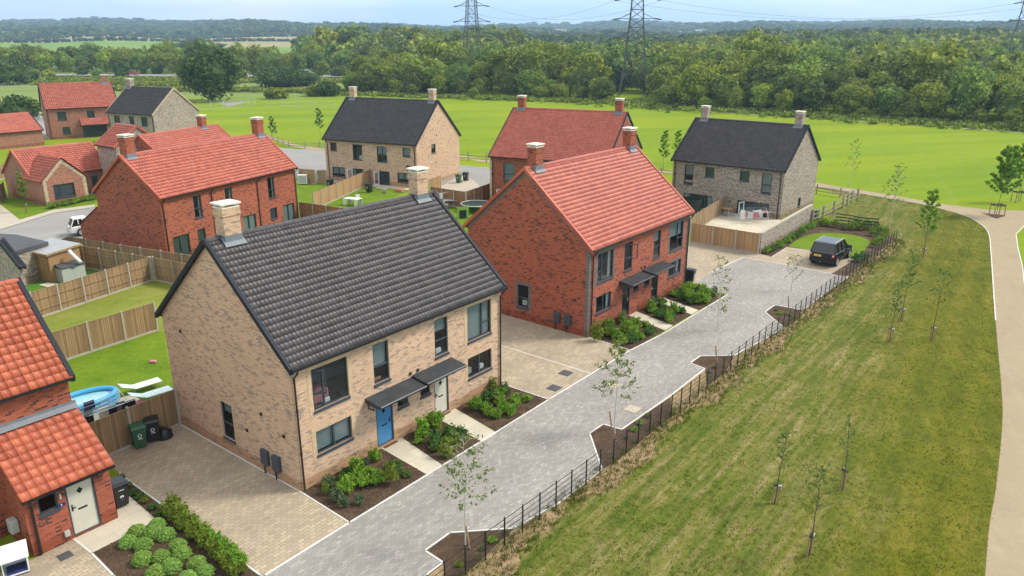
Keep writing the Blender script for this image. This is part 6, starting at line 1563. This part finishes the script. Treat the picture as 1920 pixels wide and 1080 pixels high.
sapling('birch sapling in the second planting pit with leaning stake', 1152, 813, 4.4, 0, 22, n=800, spread=1.2, z0=.32, dense=1.4, ls=.06, **B)
sapling('thin birch sapling rising beside the lane opposite the red house', 1344, 620, 4.6, 0, 23, n=330, spread=.9, z0=.2, dense=1.5, ls=.06, **B)
sapling('small birch sapling on the lane beside the parked black car', 1484, 545, 2.6, 0, 24, n=160, spread=.8, z0=.2, dense=1.2, ls=.06, **B)
sapling('slim birch at the end of the railing among the yellow shrubs', 1667, 436, 6.2, 0, 25, n=420, spread=1.2, z0=.4, dense=1.4, ls=.07, **B)
sapling('pale leafless birch beyond the post and rail fence', 1593, 352, 5.6, 0, 26, n=260, spread=1.0, z0=.3, dense=1.4, ls=.07, **B)
sapling('slender green tree against the field left of the grey brick house', 1243, 320, 5.2, 0, 27, n=650, spread=.8, leaf='leaf_tree', ls=.12, z0=.3, dense=1.4, stake=False)
sapling('slender green tree just left of the grey roof', 1268, 316, 5.0, 0, 28, n=650, spread=.9, leaf='leaf_tree', ls=.12, z0=.3, dense=1.4, stake=False)
sapling('small young tree in the field above the back road', 601, 262, 5.2, 0, 29, n=700, spread=.9, leaf='leaf_dark', ls=.12, z0=.35, stake=False)
sapling('small young tree by the fence behind the red terrace', 513, 263, 4.0, 0, 30, n=500, spread=.8, leaf='leaf_dark', ls=.12, z0=.2, stake=False)
sapling('light green young tree on the bungalow front lawn', 50, 398, 4.0, 0, 31, n=900, spread=.6, leaf='leaf_olive', ls=.08, z0=.3)
for i, (px, py) in enumerate(((1063,196),(1085,192),(1075,194),(1132,186))):
    sapling('thin yellowish young tree at the field edge before the wood', px, py, 5.0, 0, 40+i, n=420, spread=1.0, leaf='leaf_olive', ls=.16, z0=.2, stake=False, name='slender_tree', group='thin young trees at the field edge')
for px, py, l in ((1147,806,'short leaning brown stake in the second planting pit'), (1344,678,'leaning brown stake in the third planting pit'), (1479,580,'brown stake in the small far planting pit'), (881,1030,'short stake beside the nearest birch')):
    q = MB(); q.tube([(0,0,0),(-.12,.05,.9)], .035, 7); tag(q.build('wooden_stake', M['stake_wood'], None, (*g(px, py), 0)), l, 'stake')

# ------------------------------------------------------------------ shrubs in the beds
SH = {}
for i in range(3):
    SH['g%d' % i] = shrub_mesh(60+i*5, .42, .5, 950, .052, 'leaf_shrub'); SH['d%d' % i] = shrub_mesh(80+i*5, .42, .42, 900, .045, 'leaf_dark')
    SH['o%d' % i] = shrub_mesh(95+i*5, .38, .5, 800, .05, 'leaf_olive'); SH['y%d' % i] = shrub_mesh(120+i*5, .35, .35, 420, .04, 'leaf_grey')
SH['r0'] = round_mesh(7, .40, .42, 3600, .030, 'leaf_lime'); SH['r1'] = round_mesh(17, .40, .40, 3600, .030, 'leaf_lime')
def inside(p, poly):
    c_ = False; n_ = len(poly)
    for i in range(n_):
        (x1, y1), (x2, y2) = poly[i], poly[(i+1) % n_]
        if (y1 > p[1]) != (y2 > p[1]) and p[0] < (x2-x1)*(p[1]-y1)/(y2-y1)+x1: c_ = not c_
    return c_
def shrub(kind, x, y, s, label, group, name='shrub', seed=0, hs=1.0):
    o = link(name, SH[kind], None, (x, y, .01), (0, 0, seed*1.7)); o.scale = (s, s, s*hs); return tag(o, label, 'shrub', group)
def fill(poly, kinds, n, label, group, seed, s=(.55, 1.15), margin=.22, hs=1.0, mind=.42):
    rr = random.Random(seed); xs = [p[0] for p in poly]; ys = [p[1] for p in poly]; P = []; t = 0
    cx = sum(xs)/len(xs); cy_ = sum(ys)/len(ys)
    sm = [(cx+(x-cx)*(1-margin), cy_+(y-cy_)*(1-margin)) for x, y in poly]
    while len(P) < n and t < 4000:
        t += 1; p = (rr.uniform(min(xs), max(xs)), rr.uniform(min(ys), max(ys)))
        if inside(p, sm) and all(math.hypot(p[0]-q[0], p[1]-q[1]) > mind for q in P): P.append(p)
    names = {'g': 'bright green', 'd': 'dark green', 'o': 'yellow green', 'y': 'grey green'}
    for i, p in enumerate(P):
        k_ = rr.choice(kinds); s_ = rr.uniform(*s)
        shrub(k_, *p, s_, names[k_[0]]+' '+label, names[k_[0]]+' '+group, seed=i+seed, hs=hs*rr.uniform(.7, 1.5))
fill(A_bed1, ['g0','g1','o2','d1','d0','y0','y1','y2'], 20, 'shrub in the bed left of the blue door path', 'shrubs left of the blue door path', 1)
fill(A_bed2, ['g0','g1','o0','y0','d1','d0'], 13, 'shrub between the doors of the buff house', 'shrubs between the doors of the buff house', 2)
fill(A_bed3, ['g0','g1','y1','d0','o0','g2'], 16, 'shrub in the bed right of the cream door path', 'shrubs right of the cream door path', 3)
fill(B_bed1, ['g0','g1','o1','d1','g2'], 20, 'shrub in the bed left of the first black door', 'shrubs left of the first black door', 4)
fill(B_bed2, ['g0','d1','g2','d2'], 14, 'shrub in the bed between the two black doors', 'shrubs between the black doors', 5)
fill(B_bed3, ['g0','y0','g2','d2','g1'], 17, 'shrub in the bed right of the second black door', 'shrubs right of the second black door', 6, s=(.9, 1.3))
for i, (px, py) in enumerate(((241,1022),(289,1005),(269,1027),(312,1008),(334,1029),(268,1054),(303,1050),(342,1044) ,(370,1062),(322,1068),(386,1078),(292,1080),(352,1090),(258,1003),(296,989))):
    shrub('r%d' % (i % 2), *g(px, py), (.86, .94, .84, .9)[i % 4], 'rounded lime shrub by the nearest porch', 'rounded lime shrubs in the mulch bed', name='round_shrub', seed=i)
hp = G([(318,962),(345,985),(375,1010),(402,1034),(430,1062),(452,1085)])
k_ = 0
for (x, y, nx_, ny_) in resample(hp, .36):
    for dd in (-.13, .16):
        shrub(('o0','o1','o2','g2')[k_ % 4], x+nx_*dd, y+ny_*dd, .72+.2*math.sin(k_*1.7), 'olive hedge shrub beside the big driveway', 'hedge shrubs beside the big driveway', name='hedge_shrub', seed=k_, hs=1.25); k_ += 1
for i, (px, py) in enumerate(((229,900),(240,915),(250,928),(262,935),(272,944),(288,955),(300,968))): shrub(('d0','o1','d2')[i % 3], *g(px, py), .5, 'small straggly shrub in the strip beside the bin numbered 9', 'straggly shrubs beside bin 9', seed=i)
for i, (px, py) in enumerate(((1438,475),(1452,468),(1468,460),(1484,449),(1498,441),(1512,432),(1526,424),(1445,472),(1461,464),(1476,455),(1491,445),(1505,436),(1519,428))): shrub(('g0','d1','g2')[i % 3], *g(px, py), 1.0, 'green shrub along the foot of the grey brick garden wall', 'shrubs at the foot of the garden wall', seed=i)
for i, (px, py) in enumerate(((1540,424),(1552,424),(1566,427),(1580,430),(1594,432),(1606,430),(1618,432),(1630,430),(1642,434),(1652,438),(1634,442),(1646,446),(1660,442),(1626,425),(1604,424),(1642,426),(1656,452),(1648,458),(1640,464),(1618,486))): shrub(('o0','g1','o2','y0')[i % 4] if i < 19 else 'd0', *g(px, py), 1.25, 'yellowish shrub in the border round the oval lawn', 'shrubs round the oval lawn', seed=i)
for i, (px, py) in enumerate(((905,1030),(922,1015),(860,1062),(950,1003),(1200,795),(1215,782),(1175,822),(1190,808),(1340,690),(1330,700),(1462,590),(1480,592),(1455,583))): shrub(('y0','g1','o2')[i % 3], *g(px, py), .5, 'low shrub in a planting pit beside the railing', 'low shrubs in the planting pits', seed=i, hs=.6)
for i, (px, py) in enumerate(((96,391),(108,389),(120,386),(132,384),(144,381),(156,379),(168,376),(178,374))): shrub(('g0','o1')[i % 2], *g(px, py), 1.3, 'shrub along the front of the bungalow', 'shrubs before the bungalow', seed=i, hs=.8)
shrub('d0', *g(1608,491), 1.5, 'dark compact shrub between the black car and the railing', None, seed=3)
shrub('o0', *g(1118,640), 1.3, 'tall feathery yellow green shrub at the corner of the red house', None, seed=4, hs=1.6)

# ------------------------------------------------------------------ grass tufts and litter
def tufts(name, label, P, h, wd, mat, seed, k_=5):
    r = np.random.default_rng(seed); n_ = len(P); P = np.repeat(np.asarray(P), k_, 0); m_ = len(P)
    P = P+r.normal(size=(m_, 2))*.04; a = r.uniform(0, 6.28, m_); hh = h*(.4+r.random(m_)); le = hh*r.uniform(.1, .7, m_); b = a+r.normal(size=m_)
    d = np.column_stack([np.cos(a), np.sin(a)])*wd; t = np.column_stack([np.cos(b), np.sin(b)])*le[:, None]
    V = np.stack([np.column_stack([P-d, np.zeros(m_)]), np.column_stack([P+d, np.zeros(m_)]), np.column_stack([P+d*.25+t, hh]), np.column_stack([P-d*.25+t, hh])], 1).reshape(-1, 3); V[:, 2] += .008
    return tag(link(name, mesh_np(V, np.arange(4*m_).reshape(m_, 4), M[mat])), label, kind='stuff')
r = np.random.default_rng(9)
vl = RAIL+G([(1640,428),(1566,415),(1607,377),(1536,352)])+PATH_L[102::-1]
P = []
while len(P) < 42000:
    t = r.random()**1.6; q = (r.uniform(-3, 46), 17+t*82)
    if inside(q, vl): P.append(q)
M['blade_green'] = leafmat('blade_green', (.07,.105,.011), (.105,.14,.016), (.15,.175,.03), .55, 0); M['blade_dry'] = leafmat('blade_dry', (.13,.12,.035), (.20,.17,.06), (.30,.24,.11), .55, 0)
P = np.array(P); cl = np.sin(P[:, 0]*1.9+np.sin(P[:, 1]*1.3)*2)+np.sin(P[:, 1]*2.3+P[:, 0]*.7)+r.normal(size=len(P))*.7
tufts('grass_tufts', 'short green grass of the verge', P[cl > -.1], .05, .012, 'blade_green', 1, 3)
tufts('dry_grass', 'straw coloured dry grass among the verge', P[cl <= -.1], .04, .012, 'blade_dry', 2, 3)
P = []
for i, p in enumerate(dense):
    for _ in range(22):
        o = off([dense[max(0, i-1)], dense[min(len(dense)-1, i+1)]], r.uniform(-.25, wob[i]+.2)); q = o[r.integers(2)]; P.append((q[0]+r.normal()*.12, q[1]+r.normal()*.12))
P = np.array(P); m_ = r.random(len(P)) < .75
tufts('railing_grass', 'scruffy green weeds along the foot of the railing', P[m_], .16, .012, 'blade_green', 3); tufts('railing_straw', 'dry straw along the foot of the railing', P[~m_], .14, .010, 'blade_dry', 4)
# bark chips on the beds
P = []
for poly in (A_bed1, A_bed2, A_bed3, B_bed1, B_bed2, B_bed3, hedgebed):
    xs = [p[0] for p in poly]; ys = [p[1] for p in poly]; ar = (max(xs)-min(xs))*(max(ys)-min(ys)); k_ = 0
    while k_ < ar*110:
        k_ += 1; q = (r.uniform(min(xs), max(xs)), r.uniform(min(ys), max(ys)))
        if inside(q, poly): P.append(q)
C = np.column_stack([np.array(P), np.full(len(P), .018), np.full(len(P), .012)])
M['chip'] = leafmat('chip', (.05,.03,.02), (.12,.075,.05), (.26,.18,.12), .0, 0)
V, F = leafcloud(C, len(C), .028, .5, 77); tag(link('bark_chips', mesh_np(V, F, M['chip'])), 'loose bark chips scattered on the planting beds', kind='stuff')

# things that still share a label are told apart by their order from the left
bpy.context.view_layer.update()
ORD = 'first second third fourth fifth sixth seventh eighth ninth tenth eleventh twelfth thirteenth fourteenth fifteenth sixteenth seventeenth eighteenth nineteenth twentieth'.split()
ORD += ['twenty '+q for q in ORD[:9]]+['thirtieth']+['thirty '+q for q in ORD[:9]]
same = {}
for o in COL.objects:
    if o.parent is None and o.get('category') and not o.get('kind'): same.setdefault(o['label'], []).append(o)
for lab, os_ in same.items():
    if len(os_) > 1:
        os_.sort(key=lambda o: o.location.x/(o.location.y*_c+CAM_H*_s))
        for i, o in enumerate(os_):
            if i < len(ORD): o['label'] = lab+', '+ORD[i]+' from left'
            if not o.get('group'): o['group'] = lab

# ------------------------------------------------------------------ the air
hb = MB(); hb.box(-4200, 4200, -300, 4400, -6, 160)
hm = bpy.data.materials.new('haze'); hm.use_nodes = True; ht = hm.node_tree; ht.nodes.clear()
ho = ht.nodes.new('ShaderNodeOutputMaterial'); hv = ht.nodes.new('ShaderNodeVolumePrincipled')
hv.inputs['Color'].default_value = (.52, .76, 1, 1); hv.inputs['Density'].default_value = HAZE; hv.inputs['Anisotropy'].default_value = .2
ht.links.new(hv.outputs[0], ho.inputs['Volume'])
if HAZE > 0: tag(hb.build('haze', hm), 'pale air haze', kind='stuff')
